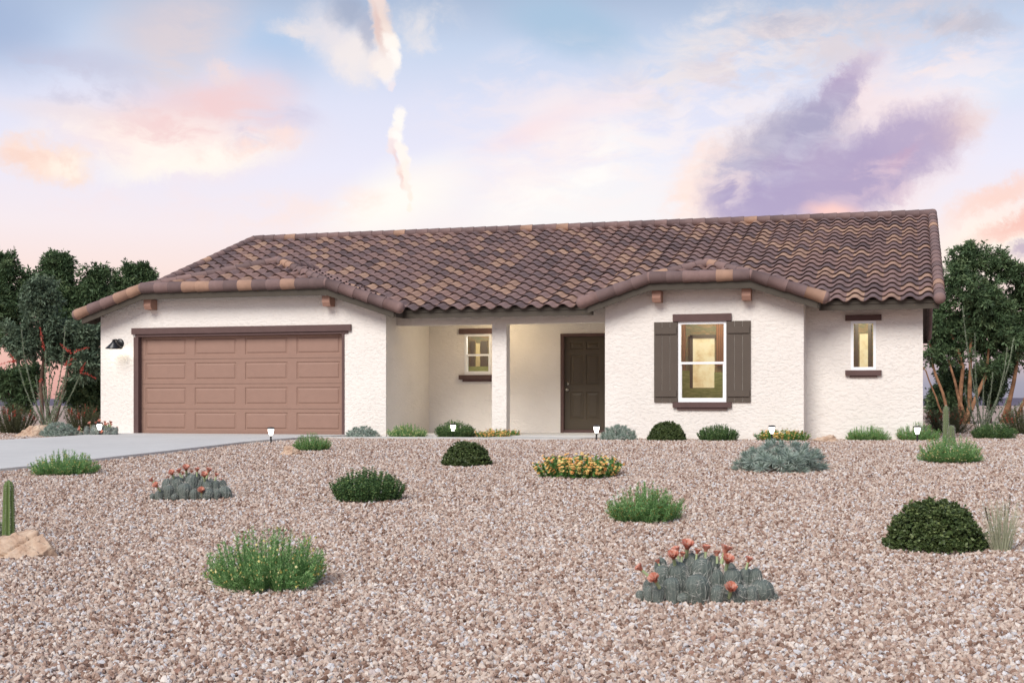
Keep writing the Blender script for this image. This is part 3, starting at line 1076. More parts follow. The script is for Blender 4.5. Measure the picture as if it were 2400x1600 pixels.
def boxwood_protos(seed, n=1500, flat=.62):
    global rng
    rng = np.random.default_rng(seed)
    d = unit(n, 0)
    d[:, 2] = np.abs(d[:, 2])
    lump = np.array([.93 + .09 * mnoise.noise((x * 2.2 + seed, y * 2.2, z * 2.2)) + .06 * mnoise.noise((x * 6 + seed, y * 6, z * 6)) for x, y, z in d])
    rad = lump * rng.uniform(.84, 1.0, n)
    C = d * rad[:, None] * np.array([.5, .5, flat])
    C[:, 2] *= 1
    nb = NB()
    tone_c = np.clip(rng.normal(.42, .16, n), 0, 1)
    axis = d + rng.normal(0, .35, (n, 3)); axis[:, 2] += .1
    axis /= np.linalg.norm(axis, axis=1, keepdims=True)
    for k in range(8):
        D = axis * .55 + unit(n) * .85
        off = axis * rng.uniform(-.012, .02, (n, 1))
        L = rng.uniform(.030, .046, n)
        nb.leaves(C + off, D, L, L * .62, np.clip(tone_c + rng.normal(0, .2, n), 0, 1), wide=.6, N=axis + unit(n) * .6)
    # leaves deep inside close the view through
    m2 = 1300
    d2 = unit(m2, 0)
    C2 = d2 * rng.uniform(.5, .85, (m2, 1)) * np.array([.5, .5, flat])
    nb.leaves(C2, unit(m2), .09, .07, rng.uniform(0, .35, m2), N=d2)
    # low skirt
    th = rng.uniform(0, 2 * np.pi, 500)
    C3 = np.stack([np.cos(th) * .47, np.sin(th) * .47, rng.uniform(0, .1, 500)], 1)
    nb.leaves(C3, C3 * np.array([1, 1, .3]) + unit(500) * .35, .045, .028, rng.uniform(.1, .6, 500), wide=.6)
    return nb


def leafy_protos(H, seed, n=150, k=46, L=(.03, .05), W=.45, light=.12, base=.78, prof=.5, olive=False):
    global rng
    rng = np.random.default_rng(seed)
    S = stems(n, .5, H, base=base, hv=(.72, 1.08), prof=prof)
    nb = NB()
    P, T, t = along(S, k, .05)
    D = T * .55 + unit(len(P)) * .75
    tn = np.clip(rng.normal(.36, .18, len(P)) + (rng.random(len(P)) < light) * .45, 0, 1)
    Ln = rng.uniform(*L, len(P))
    nb.leaves(P, D, Ln, Ln * W, tn, wide=.45, droop=.15)
    nb.strips(S, .005, .002, .5)
    return nb, S


def rosette_protos(H, seed, n=120):
    global rng
    rng = np.random.default_rng(seed)
    d = unit(n * 3, 0)
    # spread evenly
    keep = []
    for v_ in d:
        if all(np.linalg.norm(v_ - u_) > .235 for u_ in keep):
            keep.append(v_)
        if len(keep) >= n:
            break
    d = np.array(keep); n = len(d)
    C = d * np.array([.42, .42, H * .86]) * rng.uniform(.86, 1.05, (n, 1))
    C[:, 2] = np.maximum(C[:, 2] - .02, .01)
    ax = d * np.array([1, 1, .8]) + np.array([0, 0, .55]) + rng.normal(0, .18, (n, 3))
    ax /= np.linalg.norm(ax, axis=1, keepdims=True)
    nb = NB()
    for ring, (ang, m_, L) in enumerate(((82, 14, .122), (62, 13, .122), (42, 11, .112), (20, 8, .095))):
        for q in range(m_):
            w = 2 * np.pi * (q + rng.uniform(-.3, .3, n)) / m_
            a = np.cross(ax, np.array([.3, .2, .93])); a /= np.linalg.norm(a, axis=1, keepdims=True)
            b = np.cross(ax, a)
            rd = a * np.cos(w)[:, None] + b * np.sin(w)[:, None]
            g = np.radians(ang + rng.normal(0, 8, n))[:, None]
            D = ax * np.cos(g) + rd * np.sin(g)
            LL = L * rng.uniform(.8, 1.15, n)
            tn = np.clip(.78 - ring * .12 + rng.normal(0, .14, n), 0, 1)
            nb.leaves(C + ax * .012 * ring, D, LL, .0125, tn, wide=.55, N=np.cross(D, np.cross(D, ax)) + unit(n) * .25)
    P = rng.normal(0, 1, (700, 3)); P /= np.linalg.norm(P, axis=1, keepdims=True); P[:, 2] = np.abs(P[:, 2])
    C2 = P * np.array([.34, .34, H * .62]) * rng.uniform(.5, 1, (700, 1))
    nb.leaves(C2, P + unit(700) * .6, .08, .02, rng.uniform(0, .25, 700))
    return nb


def lantana_protos(H, seed):
    global rng
    rng = np.random.default_rng(seed)
    S = stems(110, .5, H, base=.8, hv=(.5, 1.12), prof=.2)
    nb = NB()
    P, T, t = along(S, 42, .0, .97)
    Ln = rng.uniform(.028, .05, len(P))
    nb.leaves(P, T * .35 + unit(len(P)) * .8, Ln, Ln * .6, np.clip(rng.normal(.4, .22, len(P)), 0, 1))
    nb.strips(S, .004, .002, .2)
    fl = NB()
    P, T, t = along(S, 5, .25, 1.0)
    P = np.concatenate([P, S[:, -1]])
    out = P * np.array([1, 1, .7]) + np.array([0, -.12, .12]); out /= np.linalg.norm(out, axis=1, keepdims=True)
    P = P + out * .025
    base_t = np.clip(rng.normal(.5, .28, len(P)), 0, 1)
    a = np.cross(out, np.array([.2, .3, .93])); a /= np.linalg.norm(a, axis=1, keepdims=True)
    b = np.cross(out, a)
    for q in range(7):
        w = 2 * np.pi * q / 7 + rng.uniform(0, .5, len(P))
        rd = a * np.cos(w)[:, None] + b * np.sin(w)[:, None]
        fl.leaves(P, rd + out * .35, rng.uniform(.016, .024, len(P)), .017, np.clip(base_t + rng.normal(0, .12, len(P)), 0, 1), wide=.65, N=out)
    return nb, fl


FWD2 = Vector((FWD[0], FWD[1], 0))


def plant(name, parts, label, cat, group, px, base, wpx, top, H, rz=0.0, back=.35, hs=1.0):
    """parts: list of (name, mesh, kind). H: model height for width 1"""
    q, w, h = place(px, base, wpx, top, back)
    root = empty(name, q, label, cat, group, rz)
    root.scale = (w, w, h / H * hs)
    for nm, me, kd in parts:
        o = new_obj(nm, me, root)
        if kd:
            o['kind'] = kd
    return root


def mesh_of(nb, name, mats):
    o = nb.build(name, mats)
    me = o.data
    bpy.data.objects.remove(o)
    return me


# ---- feathery green shrubs with yellow buds
FE = []
for sd in (11, 12, 13):
    a, b = feathery_protos(.52, sd)
    FE.append([('foliage', mesh_of(a, 'feathery_foliage', M['f_feather']), None), ('flower_buds', mesh_of(b, 'feathery_buds', M['f_bud']), 'stuff')])
grp = 'feathery green shrubs with yellow buds'
for i, (px, base, w, top, lab) in enumerate((
        (626, 1392, 304, 1243, 'largest feathery green shrub with yellow buds, alone on foreground gravel left of centre'),
        (152, 1116, 166, 1058, 'feathery green shrub on gravel beside the near edge of the concrete driveway'),
        (1511, 1228, 200, 1136, 'feathery green shrub on gravel behind the flowering cactus clump at lower right'),
        (2226, 1087, 160, 1022, 'feathery green shrub on gravel in front of the pale column cactus'),
        (732, 1057, 96, 1017, 'small feathery green shrub beside the tan rock in front of the garage door'),
        (955, 1027, 104, 993, 'feathery green shrub in the porch recess beside the garage corner'),
        (2035, 1033, 112, 998, 'feathery green shrub under the narrow right-hand window against the white wall'),
        (2152, 1033, 106, 992, 'feathery green shrub at the right corner of the house behind a path light'))):
    plant('feathery_shrub', FE[i % 3], lab, 'shrub', grp, px, base, w, top, .52, rz=i * 1.1)

# ---- clipped round shrubs
BXM = mesh_of(boxwood_protos(3), 'boxwood_foliage', M['f_box'])
BXM2 = mesh_of(boxwood_protos(4), 'boxwood_foliage', M['f_box'])
grp = 'round dark green boxwood shrubs'
for i, (px, base, w, top, lab) in enumerate((
        (2190, 1295, 244, 1163, 'large dense round boxwood on foreground gravel beside the dry grass tuft'),
        (1094, 1093, 124, 1030, 'round dark boxwood standing on gravel in front of the porch post'),
        (1562, 1033, 95, 984, 'round dark boxwood against white wall below the shuttered window'))):
    plant('boxwood_shrub', [('foliage', (BXM, BXM2, BXM2)[i], None)], lab, 'shrub', grp, px, base, w, top, .62, rz=i * 2.0)

# ---- looser dark leafy shrubs
LFM = []
for sd in (21, 22):
    nb, S = leafy_protos(.5, sd, n=260, k=52, L=(.024, .042), light=.16)
    LFM.append(mesh_of(nb, 'leafy_foliage', M['f_dark']))
grp = 'loose dark green leafy shrubs'
for i, (px, base, w, top, lab) in enumerate((
        (861, 1179, 190, 1096, 'dark leafy shrub with pale shoots, wide and low on open gravel left of centre'),
        (1066, 1027, 104, 985, 'dark leafy shrub behind a path light in front of the porch window'),
        (1683, 1034, 106, 993, 'dark leafy shrub against white wall below the right-hand shutter'),
        (2330, 1029, 110, 990, 'dark leafy shrub at the foot of the tall thorny canes on the right'))):
    plant('leafy_shrub', [('foliage', LFM[i % 2], None)], lab, 'shrub', grp, px, base, w, top, .5, rz=i * 1.7)

# ---- grey-green rosettes
RSM = [mesh_of(rosette_protos(.42, sd), 'rosette_foliage', M['f_ros']) for sd in (31, 32)]
grp = 'grey-green spiky rosette clumps'
for i, (px, base, w, top, lab) in enumerate((
        (1830, 1108, 226, 1031, 'largest grey-green spiky rosette clump, on gravel in front of the orange flowers'),
        (1450, 1032, 92, 995, 'grey-green rosette clump beside the front door corner against white wall'),
        (850, 1027, 84, 998, 'grey-green rosette clump at the right foot of the garage door'),
        (139, 1024, 94, 989, 'grey-green rosette clump between the tan boulder and the cactus, left of garage'))):
    plant('rosette_plant', [('foliage', RSM[i % 2], None)], lab, 'plant', grp, px, base, w, top, .42, rz=i * 1.3)

# ---- orange lantana
LAM = []
for sd in (41, 42):
    a, b = lantana_protos(.34, sd)
    LAM.append([('foliage', mesh_of(a, 'lantana_foliage', M['f_lant']), None), ('flowers', mesh_of(b, 'lantana_flowers', M['f_petal']), 'stuff')])
grp = 'low shrubs with orange flowers'
for i, (px, base, w, top, lab) in enumerate((
        (1357, 1123, 222, 1062, 'orange flowering low shrub spreading on the open gravel at centre'),
        (1162, 1027, 118, 1004, 'orange flowering low shrub at the foot of the porch post'),
        (1833, 1034, 128, 1005, 'orange flowering low shrub at the right corner of the shuttered window wall'))):
    plant('lantana_shrub', LAM[i % 2], lab, 'shrub', grp, px, base, w * 1.04, top, .34, rz=(0.0, .4, 2.5)[i], hs=.9)

# ---- hedgehog cactus clumps
U_ = .9 / 2000
L0 = [(380, 820, 170), (600, 700, 230), (735, 915, 190), (960, 650, 320), (1215, 815, 190), (1320, 970, 170), (1540, 790, 270), (1740, 830, 170), (1920, 720, 330), (2060, 940, 140), (150, 890, 120), (270, 830, 140)]
L1 = [(450, 500, 240), (770, 450, 290), (1080, 400, 300), (1300, 570, 220), (1530, 550, 260), (1850, 540, 190), (1690, 540, 210), (260, 720, 130)]
L2 = [(560, 370, 190), (930, 310, 240), (1180, 310, 190), (1310, 350, 210), (1540, 460, 170), (760, 400, 200)]


def cactus_stem(w, h, seed, col):
    df = min(.55, .54 * w / h)
    cf = 1 - df
    return cactus_stem_(w, h, seed, cf, df)


def cactus_stem_(w, h, seed, cf, df):
    """ribbed barrel with thin curved spines; returns one mesh"""
    global rng
    rng = np.random.default_rng(seed)
    ribs, rings = 13, 18
    n = ribs * 3
    prof = []
    for i in range(rings + 1):
        s = i / rings
        z = h * (-.05 + 1.05 * s)
        r = w / 2 * ((.7 + .3 * math.sin(math.pi / 2 * min(1, s / cf))) if s < cf else math.sqrt(max(.0006, 1 - ((s - cf) / df) ** 2)))
        prof.append((r, z))
    nb = NB()
    ang = 2 * np.pi * np.arange(n) / n
    mod = 1 + .04 * np.cos(ang * ribs)
    rg = [np.stack([np.cos(ang) * r * mod, np.sin(ang) * r * mod, np.full(n, z)], 1) for r, z in prof]
    for a, b in zip(rg, rg[1:]):
        A = np.stack([a, np.roll(a, -1, 0), np.roll(b, -1, 0), b], 1)
        tn = np.where(np.cos((ang + np.pi / n) * ribs) > 0, .55, .36) + rng.normal(0, .05, n)
        nb.quads(A, np.clip(tn, 0, 1), 0)
    # spines
    P, D, L = [], [], []
    for k in range(ribs):
        for i in range(2 + k % 2, rings, 2):
            r, z = prof[i]
            w_ = 2 * np.pi * k / ribs
            base = np.array([math.cos(w_) * r * 1.05, math.sin(w_) * r * 1.05, z])
            o = np.array([math.cos(w_), math.sin(w_), .25])
            tgt = np.array([-math.sin(w_), math.cos(w_), 0])
            for q in range(2):
                th = rng.uniform(0, 2 * np.pi)
                P.append(base); D.append(o * .22 + tgt * math.cos(th) * 1.0 + np.array([0, 0, 1.0]) * math.sin(th)); L.append(rng.uniform(.28, .5) * w)
    P, D, L = np.array(P), np.array(D), np.array(L)
    nb.leaves(P, D, L, .0016, rng.uniform(0, 1, len(P)), 1, wide=.4)
    tuft = np.array([[0, 0, h * .985]]) + rng.normal(0, .1 * w, (26, 3)) * np.array([1, 1, .25])
    nb.leaves(tuft, unit(26) + np.array([0, 0, .8]), .14 * w, .004, rng.uniform(0, .5, 26), 1)
    return nb


CST = [mesh_of(cactus_stem(1.0, 1.0, sd, 0), 'cactus_stem', [M['f_cactus'], M['f_spine']]) for sd in ()]
CST = []
for sd, ratio in ((51, 1.0), (52, 1.35), (53, 1.7)):
    # modelled near real size (about 12 cm wide) so the spines keep their thickness
    CST.append((ratio, mesh_of(cactus_stem(.12, .12 * ratio, sd, 0), 'cactus_stem', [M['f_cactus'], M['f_spine']])))


def flower_mesh(seed):
    global rng
    rng = np.random.default_rng(seed)
    nb = NB()
    n = 11
    for ring, (r1, z1, off) in enumerate(((.040, .092, 0), (.033, .098, .5), (.022, .094, .25))):
        w = 2 * np.pi * (np.arange(n) + off) / n + rng.normal(0, .06, n)
        dirs = np.stack([np.cos(w), np.sin(w), np.zeros(n)], 1)
        side = np.stack([-np.sin(w), np.cos(w), np.zeros(n)], 1)
        zz = np.array([0, 0, 1.0])
        r1_ = r1 * rng.uniform(.9, 1.1, (n, 1))
        a0 = dirs * .009 + zz * .042; a1 = dirs * (.45 * r1_) + zz * (z1 * .75); a2 = dirs * r1_ + zz * z1
        hw = .0095
        tn = rng.uniform(.2, 1, n)
        nb.quads(np.stack([a0 - side * .004, a0 + side * .004, a1 + side * hw, a1 - side * hw], 1), tn * .8, 0)
        nb.quads(np.stack([a1 - side * hw, a1 + side * hw, a2 + side * hw * .75, a2 - side * hw * .75], 1), tn, 0)
    th = np.linspace(0, 2 * np.pi, 9)[:-1]
    for (ra, za), (rb, zb) in (((.012, -.02), (.011, .02)), ((.011, .02), (.0125, .047))):
        a = np.stack([np.cos(th) * ra, np.sin(th) * ra, np.full(8, za)], 1); b = np.stack([np.cos(th) * rb, np.sin(th) * rb, np.full(8, zb)], 1)
        nb.quads(np.stack([a, np.roll(a, -1, 0), np.roll(b, -1, 0), b], 1), rng.uniform(.2, 1, 8), 1)
    balls(nb, np.array([[0, 0, .085]]), .006, .5, 2)
    return nb


FLM = [mesh_of(flower_mesh(s), 'cactus_flower', [M['f_salmon'], M['f_tube'], M['f_stamen']]) for s in (61, 62)]
FLW = [(110, 540, -1.1, 0, .9, 1), (290, 700, -.6, -.7, 1.1, 0), (620, 350, -.25, -.6, 1.1, 1), (720, 250, -.3, 0, 1.0, 2), (905, 170, .0, -.45, 1.25, 2), (1185, 220, .05, 0, .95, 2), (1490, 225, .3, .1, 1.2, 2),
       (1345, 300, 0, .2, .8, 2), (1430, 410, .05, -.65, 1.15, 1), (1405, 830, .0, -.8, 1.15, 0), (1735, 410, .25, 0, .8, 1), (830, 320, .1, 0, .65, 2), (1050, 275, .1, .1, .7, 2), (450, 430, -.4, .2, .6, 2), (1810, 490, .3, .2, .7, 2)]


def cactus_clump(name, loc, scale, rz, label, cat, group, nfl=15):
    root = empty(name, loc, label, cat, group, rz)
    root.scale = (scale,) * 3
    k = 0
    for li, LL in enumerate((L0, L1, L2)):
        for (x, top, w) in LL:
            yy = -.17 + .21 * li + random.uniform(-.03, .03)
            if abs(x - 1100) > 800:
                yy += .1
            X = (x - 1100) * U_
            rise = (yy + .17) * .145
            h = max(.06, (1075 - top) * U_ - rise)
            W_ = w * U_ * 1.06
            ratio, me = CST[0] if h / W_ < 1.15 else CST[1] if h / W_ < 1.5 else CST[2]
            o = new_obj('stem', me, root, (X, yy, 0))
            o.scale = (W_ / .12, W_ / .12, h / (.12 * ratio))
            o.rotation_euler = (random.uniform(-.12, .08), (x - 1100) / 1100 * .25, random.uniform(0, 6))
            k += 1
    for (x, y, tx, ty, s, li) in FLW[:nfl]:
        X = (x - 1100) * U_
        yy = -.2 + .19 * li + (-.05 if li < 2 else 0)
        z = (1075 - y) * U_ - (yy + .17) * .145
        ax = Vector((tx, ty - .12, 1)).normalized()
        b = Vector((X, yy, z)) - ax * .085 * s
        o = new_obj('flower', FLM[k % 2], root, b)
        o.rotation_mode = 'QUATERNION'
        o.rotation_quaternion = Vector((0, 0, 1)).rotation_difference(ax)
        o.scale = (s * .92,) * 3
        k += 1
    return root


grp = 'clumps of grey barrel cactus with red flowers'
q, w, h = place(1651, 1420, 342, 1260, .28)
cactus_clump('cactus_clump', q, w / .93, YAW, 'largest grey-green barrel cactus clump with red flowers, at lower right foreground', 'cactus', grp)
q, w, h = place(449, 1174, 200, 1077, .28)
cactus_clump('cactus_clump', q, w / .93, YAW + .1, 'barrel cactus clump with red flowers on open gravel beside the driveway', 'cactus', grp)
q, w, h = place(234, 1024, 104, 982, .28)
cactus_clump('cactus_clump', q, w / .93, YAW - .1, 'barrel cactus clump with red flowers against the garage wall corner', 'cactus', grp)


# ---- columnar cacti
def column(h, w, seed, skin):
    global rng
    rng = np.random.default_rng(seed)
    ribs, rings = 9, 26
    n = ribs * 4
    ang = 2 * np.pi * np.arange(n) / n
    mod = 1 + .10 * np.cos(ang * ribs)
    nb = NB()
    rg = []
    for i in range(rings + 1):
        s = i / rings
        r = w / 2 * (1.0 - .28 * s) * (1 if s < .88 else math.sqrt(max(0.0004, 1 - ((s - .88) / .12) ** 2)))
        rg.append(np.stack([np.cos(ang) * r * mod, np.sin(ang) * r * mod, np.full(n, h * (s * 1.03 - .03))], 1))
    for a, b in zip(rg, rg[1:]):
        tn = np.where(np.cos((ang + np.pi / n) * ribs) > 0, .6, .3)
        nb.quads(np.stack([a, np.roll(a, -1, 0), np.roll(b, -1, 0), b], 1), np.clip(tn + rng.normal(0, .06, n), 0, 1), 0)
    P = np.concatenate([g[::4] for g in rg[1:]])
    for k in range(4):
        o = P * np.array([1, 1, 0]); o /= np.linalg.norm(o, axis=1, keepdims=True) + 1e-6
        nb.leaves(P, o + unit(len(P)) * .8, w * .16, w * .022, rng.uniform(0, 1, len(P)), 1)
    balls(nb, P * np.array([1.01, 1.01, 1]), w * .035, .8, 1)
    return nb


def column_cactus(px, base, items, label, skin, seed):
    """items: (x px, top px, width px, base px)"""
    p, d = ghit(px, base)
    root = empty('column_cactus', p, label, 'cactus')
    for k, (x, top, wpx, off) in enumerate(items):
        t = (x - CX) / F
        dd = d + off
        q = FWD * dd + RGT * t * dd
        y = q[1] - D0
        z0 = float(gz(y))
        hh = ZC + (YH - top) / F * dd - z0
        o = column(hh, wpx * dd / F, seed + k, skin).build('stem', [skin, M['f_spine']], root)
        o.location = Vector((q[0], y, z0)) - p
    return root


column_cactus(20, 1268, [(20, 1124, 29, 0), (-3, 1222, 24, .05)], 'green column cactus standing behind the tan rock at the left edge', M['f_column'], 71)
column_cactus(2222, 1046, [(2217, 950, 15, .1), (2230, 996, 17, 0)], 'pale green column cactus with two stems behind a feathery shrub', M['f_column_pale'], 75)


# ---- rocks
def rock(px, base, wpx, top, label, seed, depth=.6, squash=1.0, skew=0.0):
    q, w, h = place(px, base, wpx, top, .3)
    bm_ = bpy.data.meshes.new('rock')
    import bmesh
    bm = bmesh.new()
    bmesh.ops.create_icosphere(bm, subdivisions=6, radius=1)
    rr = random.Random(seed)
    planes = [(Vector((rr.gauss(0, 1), rr.gauss(0, 1), rr.gauss(0, .8))).normalized(), rr.uniform(.5, .86)) for _ in range(22)]
    sv = Vector((seed * 1.3, seed * .7, 0))
    for v_ in bm.verts:
        c = v_.co.copy()
        for nrm, dd in planes:
            e = c.dot(nrm) - dd
            if e > 0:
                c -= nrm * e * .97
        n_ = c.normalized()
        # slanting layers with a couple of deep splits
        lay = c.z * 1.0 + c.x * .55 + .25 * mnoise.noise(c * 1.5 + sv)
        st = (lay * 3.2) % 1.0
        c += n_ * (.07 * (st ** 3) - .02)
        c += n_ * (.10 * mnoise.noise(c * 1.6 + sv) + .05 * mnoise.noise(c * 4.5 + sv) + .03 * mnoise.noise(c * 11) + .015 * mnoise.noise(c * 25))
        crack = abs(mnoise.noise(Vector((c.x * 1.1 - c.z * 1.4, c.y * .8, seed * .7))))
        if crack < .05:
            c -= n_ * .16 * (1 - crack / .05)
        v_.co = c
    xs_ = [v_.co.x for v_ in bm.verts]; zs_ = [v_.co.z for v_ in bm.verts]
    x0, x1, z1 = min(xs_), max(xs_), max(zs_)
    for v_ in bm.verts:
        X = ((v_.co.x - x0) / (x1 - x0) - .5) * w
        zn = v_.co.z / z1
        v_.co = Vector((X + skew * w * max(0, zn), v_.co.y * w * .5 * depth, max(-.25, zn) * h * 1.0))
    bm.to_mesh(bm_); bm.free()
    for p_ in bm_.polygons:
        p_.use_smooth = True
    bm_.materials.append(M['rock'])
    o = new_obj('rock', bm_, None, q)
    o.rotation_euler = (0, 0, YAW)
    tag(o, label, 'rock', 'tan sandstone rocks')
    return o


rock(62, 1311, 182, 1241, 'large cracked tan rock at the left edge in front of a column cactus', 5, .7, skew=-.02)
rock(74, 1023, 84, 994, 'tan boulder beside the grey rosette clump, left of garage', 9, .7, skew=.15)
rock(681, 1067, 62, 1043, 'small pointed tan rock beside the small feathery shrub by the drive', 13, .8)
rock(1932, 1036, 66, 1018, 'low brown rock against the white wall right of the orange flowers', 17, .6)


# ---- ocotillos
def cane(nb, pts, r0, r1, leaf=.035, dens=60, leafmat=0):
    pts = np.array([list(p) for p in pts])
    S = pts[None]
    # resample
    t = np.linspace(0, 1, 12)
    L = np.concatenate([[0], np.cumsum(np.linalg.norm(np.diff(pts, axis=0), axis=1))]); L /= L[-1]
    S = np.stack([np.interp(t, L, pts[:, k]) for k in range(3)], 1)[None]
    nb.strips(S, r0, r1, rng.uniform(.3, .8), 1)
    n = int(dens * np.linalg.norm(pts[-1] - pts[0]))
    P, T, tt = along(S, max(6, n), .04, 1)
    nb.leaves(P, T * .5 + unit(len(P)) * .8, rng.uniform(.6, 1.2, len(P)) * leaf, leaf * .45, np.clip(rng.normal(.5, .25, len(P)), 0, 1), 0)


def ocotillo(base_px, base_py, tips, label, spikes=(), extra=7, seed=81):
    global rng
    rng = np.random.default_rng(seed)
    p, d = ghit(base_px, base_py)
    root = empty('ocotillo_plant', p, label, 'desert plant', 'tall thorny ocotillo plants')

    def wp(px, py, off=0.0):
        t = (px - CX) / F
        dd = d + off
        q = FWD * dd + RGT * t * dd
        return Vector((q[0], q[1] - D0, ZC + (YH - py) / F * dd)) - p
    for (px, py, bend) in tips:
        off = rng.uniform(-.35, .35)
        b = Vector((rng.uniform(-.08, .08), rng.uniform(-.08, .08), -.02))
        e = wp(px, py, off)
        mid = b.lerp(e, .5) + Vector((bend, 0, 0))
        q1 = b.lerp(mid, .5) + Vector((bend * .35, 0, 0))
        q2 = mid.lerp(e, .5) + Vector((bend * .4, 0, 0))
        nb = NB()
        cane(nb, [b, q1, mid, q2, e], .014, .009, .042, 170)
        nb.build('stem', [M['f_ocot'], M['f_cane']], root)
    for (pts) in spikes:
        off = rng.uniform(-.2, .2)
        P = np.array([list(wp(x, y, off)) for x, y in pts])
        nb = NB()
        L = np.concatenate([[0], np.cumsum(np.linalg.norm(np.diff(P, axis=0), axis=1))])
        n = int(L[-1] * 170) + 12
        t = rng.uniform(0, 1, n) * L[-1]
        C = np.stack([np.interp(t, L, P[:, k]) for k in range(3)], 1) + rng.normal(0, .010, (n, 3))
        dirn = P[-1] - P[0]; dirn /= np.linalg.norm(dirn)
        nb.leaves(C, unit(n) * .8 + dirn * .6, rng.uniform(.03, .05, n) * (1.2 - .6 * t / L[-1]), .016, rng.uniform(0, 1, n))
        nb.build('flower', M['f_red'], root)
    return root


ocotillo(111, 1016, [(50, 772, -.12), (152, 764, .12), (107, 822, -.05), (117, 840, 0), (188, 876, .05), (84, 880, -.05), (164, 832, .05), (158, 856, .08), (44, 858, -.08), (100, 905, 0), (142, 905, .02), (155, 915, .03), (72, 905, -.02), (125, 880, 0)],
         'tall thorny canes with red flower spikes, left of the garage',
         [[(103, 818), (99, 800), (96, 783), (94, 766)], [(168, 828), (155, 818), (147, 810), (139, 806)], [(166, 828), (180, 822), (194, 816), (207, 815)],
          [(152, 854), (160, 846), (170, 840), (177, 843)], [(150, 856), (160, 855), (168, 852)], [(188, 876), (194, 862), (200, 850)], [(190, 873), (204, 876), (224, 886)],
          [(92, 895), (97, 888)], [(36, 846), (20, 848), (0, 854)], [(36, 848), (30, 838), (23, 830)]], seed=81)
ocotillo(2300, 1013, [(2256, 718, -.05), (2285, 780, -.02), (2361, 814, .08), (2376, 792, .1), (2327, 872, .02), (2262, 903, -.1), (2398, 940, .05), (2318, 925, 0), (2345, 915, .03), (2290, 900, -.03), (2274, 935, -.04), (2335, 945, .02), (2362, 930, .06), (2305, 890, 0)],
         'tall thorny green canes without flowers, right of the house', seed=82)

# ---- red flowered olive shrubs behind
OLM = []
for sd in (91, 92):
    nb, S = leafy_protos(.6, sd, n=130, k=60, L=(.03, .055), W=.22, light=.1, base=.45, prof=.35)
    tips = S[rng.choice(len(S), 22, replace=False)]
    fl = NB()
    for s in tips:
        n_ = 26
        t_ = rng.uniform(.74, 1.0, n_) * 7
        i_ = np.minimum(t_.astype(int), 6)
        C = s[i_] + (s[i_ + 1] - s[i_]) * (t_ - i_)[:, None]
        fl.leaves(C, unit(n_), .03, .011, rng.uniform(0, 1, n_))
    OLM.append([('foliage', mesh_of(nb, 'olive_foliage', M['f_olive']), None), ('flowers', mesh_of(fl, 'red_flower_brushes', M['f_red']), 'stuff')])
grp = 'olive shrubs dotted with red flowers'
for i, (px, base, w, top, lab) in enumerate((
        (34, 1016, 120, 944, 'olive shrub with red flowers at the left edge behind the tan boulder'),
        (196, 1012, 104, 944, 'olive shrub with red flowers between thorny canes and garage wall'),
        (2226, 1016, 132, 950, 'olive shrub with red flowers behind the pale column cactus'),
        (2396, 1018, 116, 946, 'olive shrub with red flowers at the right edge behind thorny canes'))):
    plant('flowering_shrub', OLM[i % 2], lab, 'shrub', grp, px, base, w, top, .6, rz=i * 1.9)

# ---- dry grass tuft
rng = np.random.default_rng(101)
p, d = ghit(2347, 1292)
root = empty('grass_tuft', p, 'tuft of dry pale grass with dark seed heads beside the large boxwood', 'grass')
root.rotation_euler = (0, 0, YAW)
nb = NB()
n_ = 210
th = rng.uniform(0, 2 * np.pi, n_)
r_ = np.sqrt(rng.uniform(0, 1, n_))
hh = rng.uniform(.18, .42, n_)
b = np.stack([np.cos(th) * r_ * .07, np.sin(th) * r_ * .05, np.zeros(n_)], 1)
e = b + np.stack([np.cos(th) * r_ * .10 + rng.normal(0, .03, n_), np.sin(th) * r_ * .08, hh], 1)
c = b * .6 + e * .4; c[:, 2] = hh * .55
t = np.linspace(0, 1, 6)[None, :, None]
S = b[:, None] * (1 - t) ** 2 + 2 * c[:, None] * t * (1 - t) + e[:, None] * t ** 2
nb.strips(S, .0021, .0008, rng.uniform(.2, .9))
for k_ in range(5):
    sel = slice(k_ * 40, k_ * 40 + 40)
    nb.T[-1] = nb.T[-1]
nb.build('blades', M['f_grass'], root)
for (dx, top, lean, ln) in ((-.055, .34, -.07, .11), (.02, .43, .05, .14), (.01, .37, .02, .1), (.10, .36, .16, .12)):
    nb = NB()
    st = np.array([[dx * .3, 0, 0], [dx * .7 + lean * .3, .01, top * .5], [dx + lean * .7, 0, top - ln], [dx + lean, 0, top]])
    nb.strips(st[None], .002, .0015, .5, 1)
    P = st[2] + (st[3] - st[2]) * rng.uniform(0, 1, (60, 1))
    nb.leaves(P, (st[3] - st[2])[None] / ln + unit(60) * .35, .02, .005, rng.uniform(0, 1, 60), 0)
    nb.build('seed_head', [M['f_seed'], M['f_grass']], root)

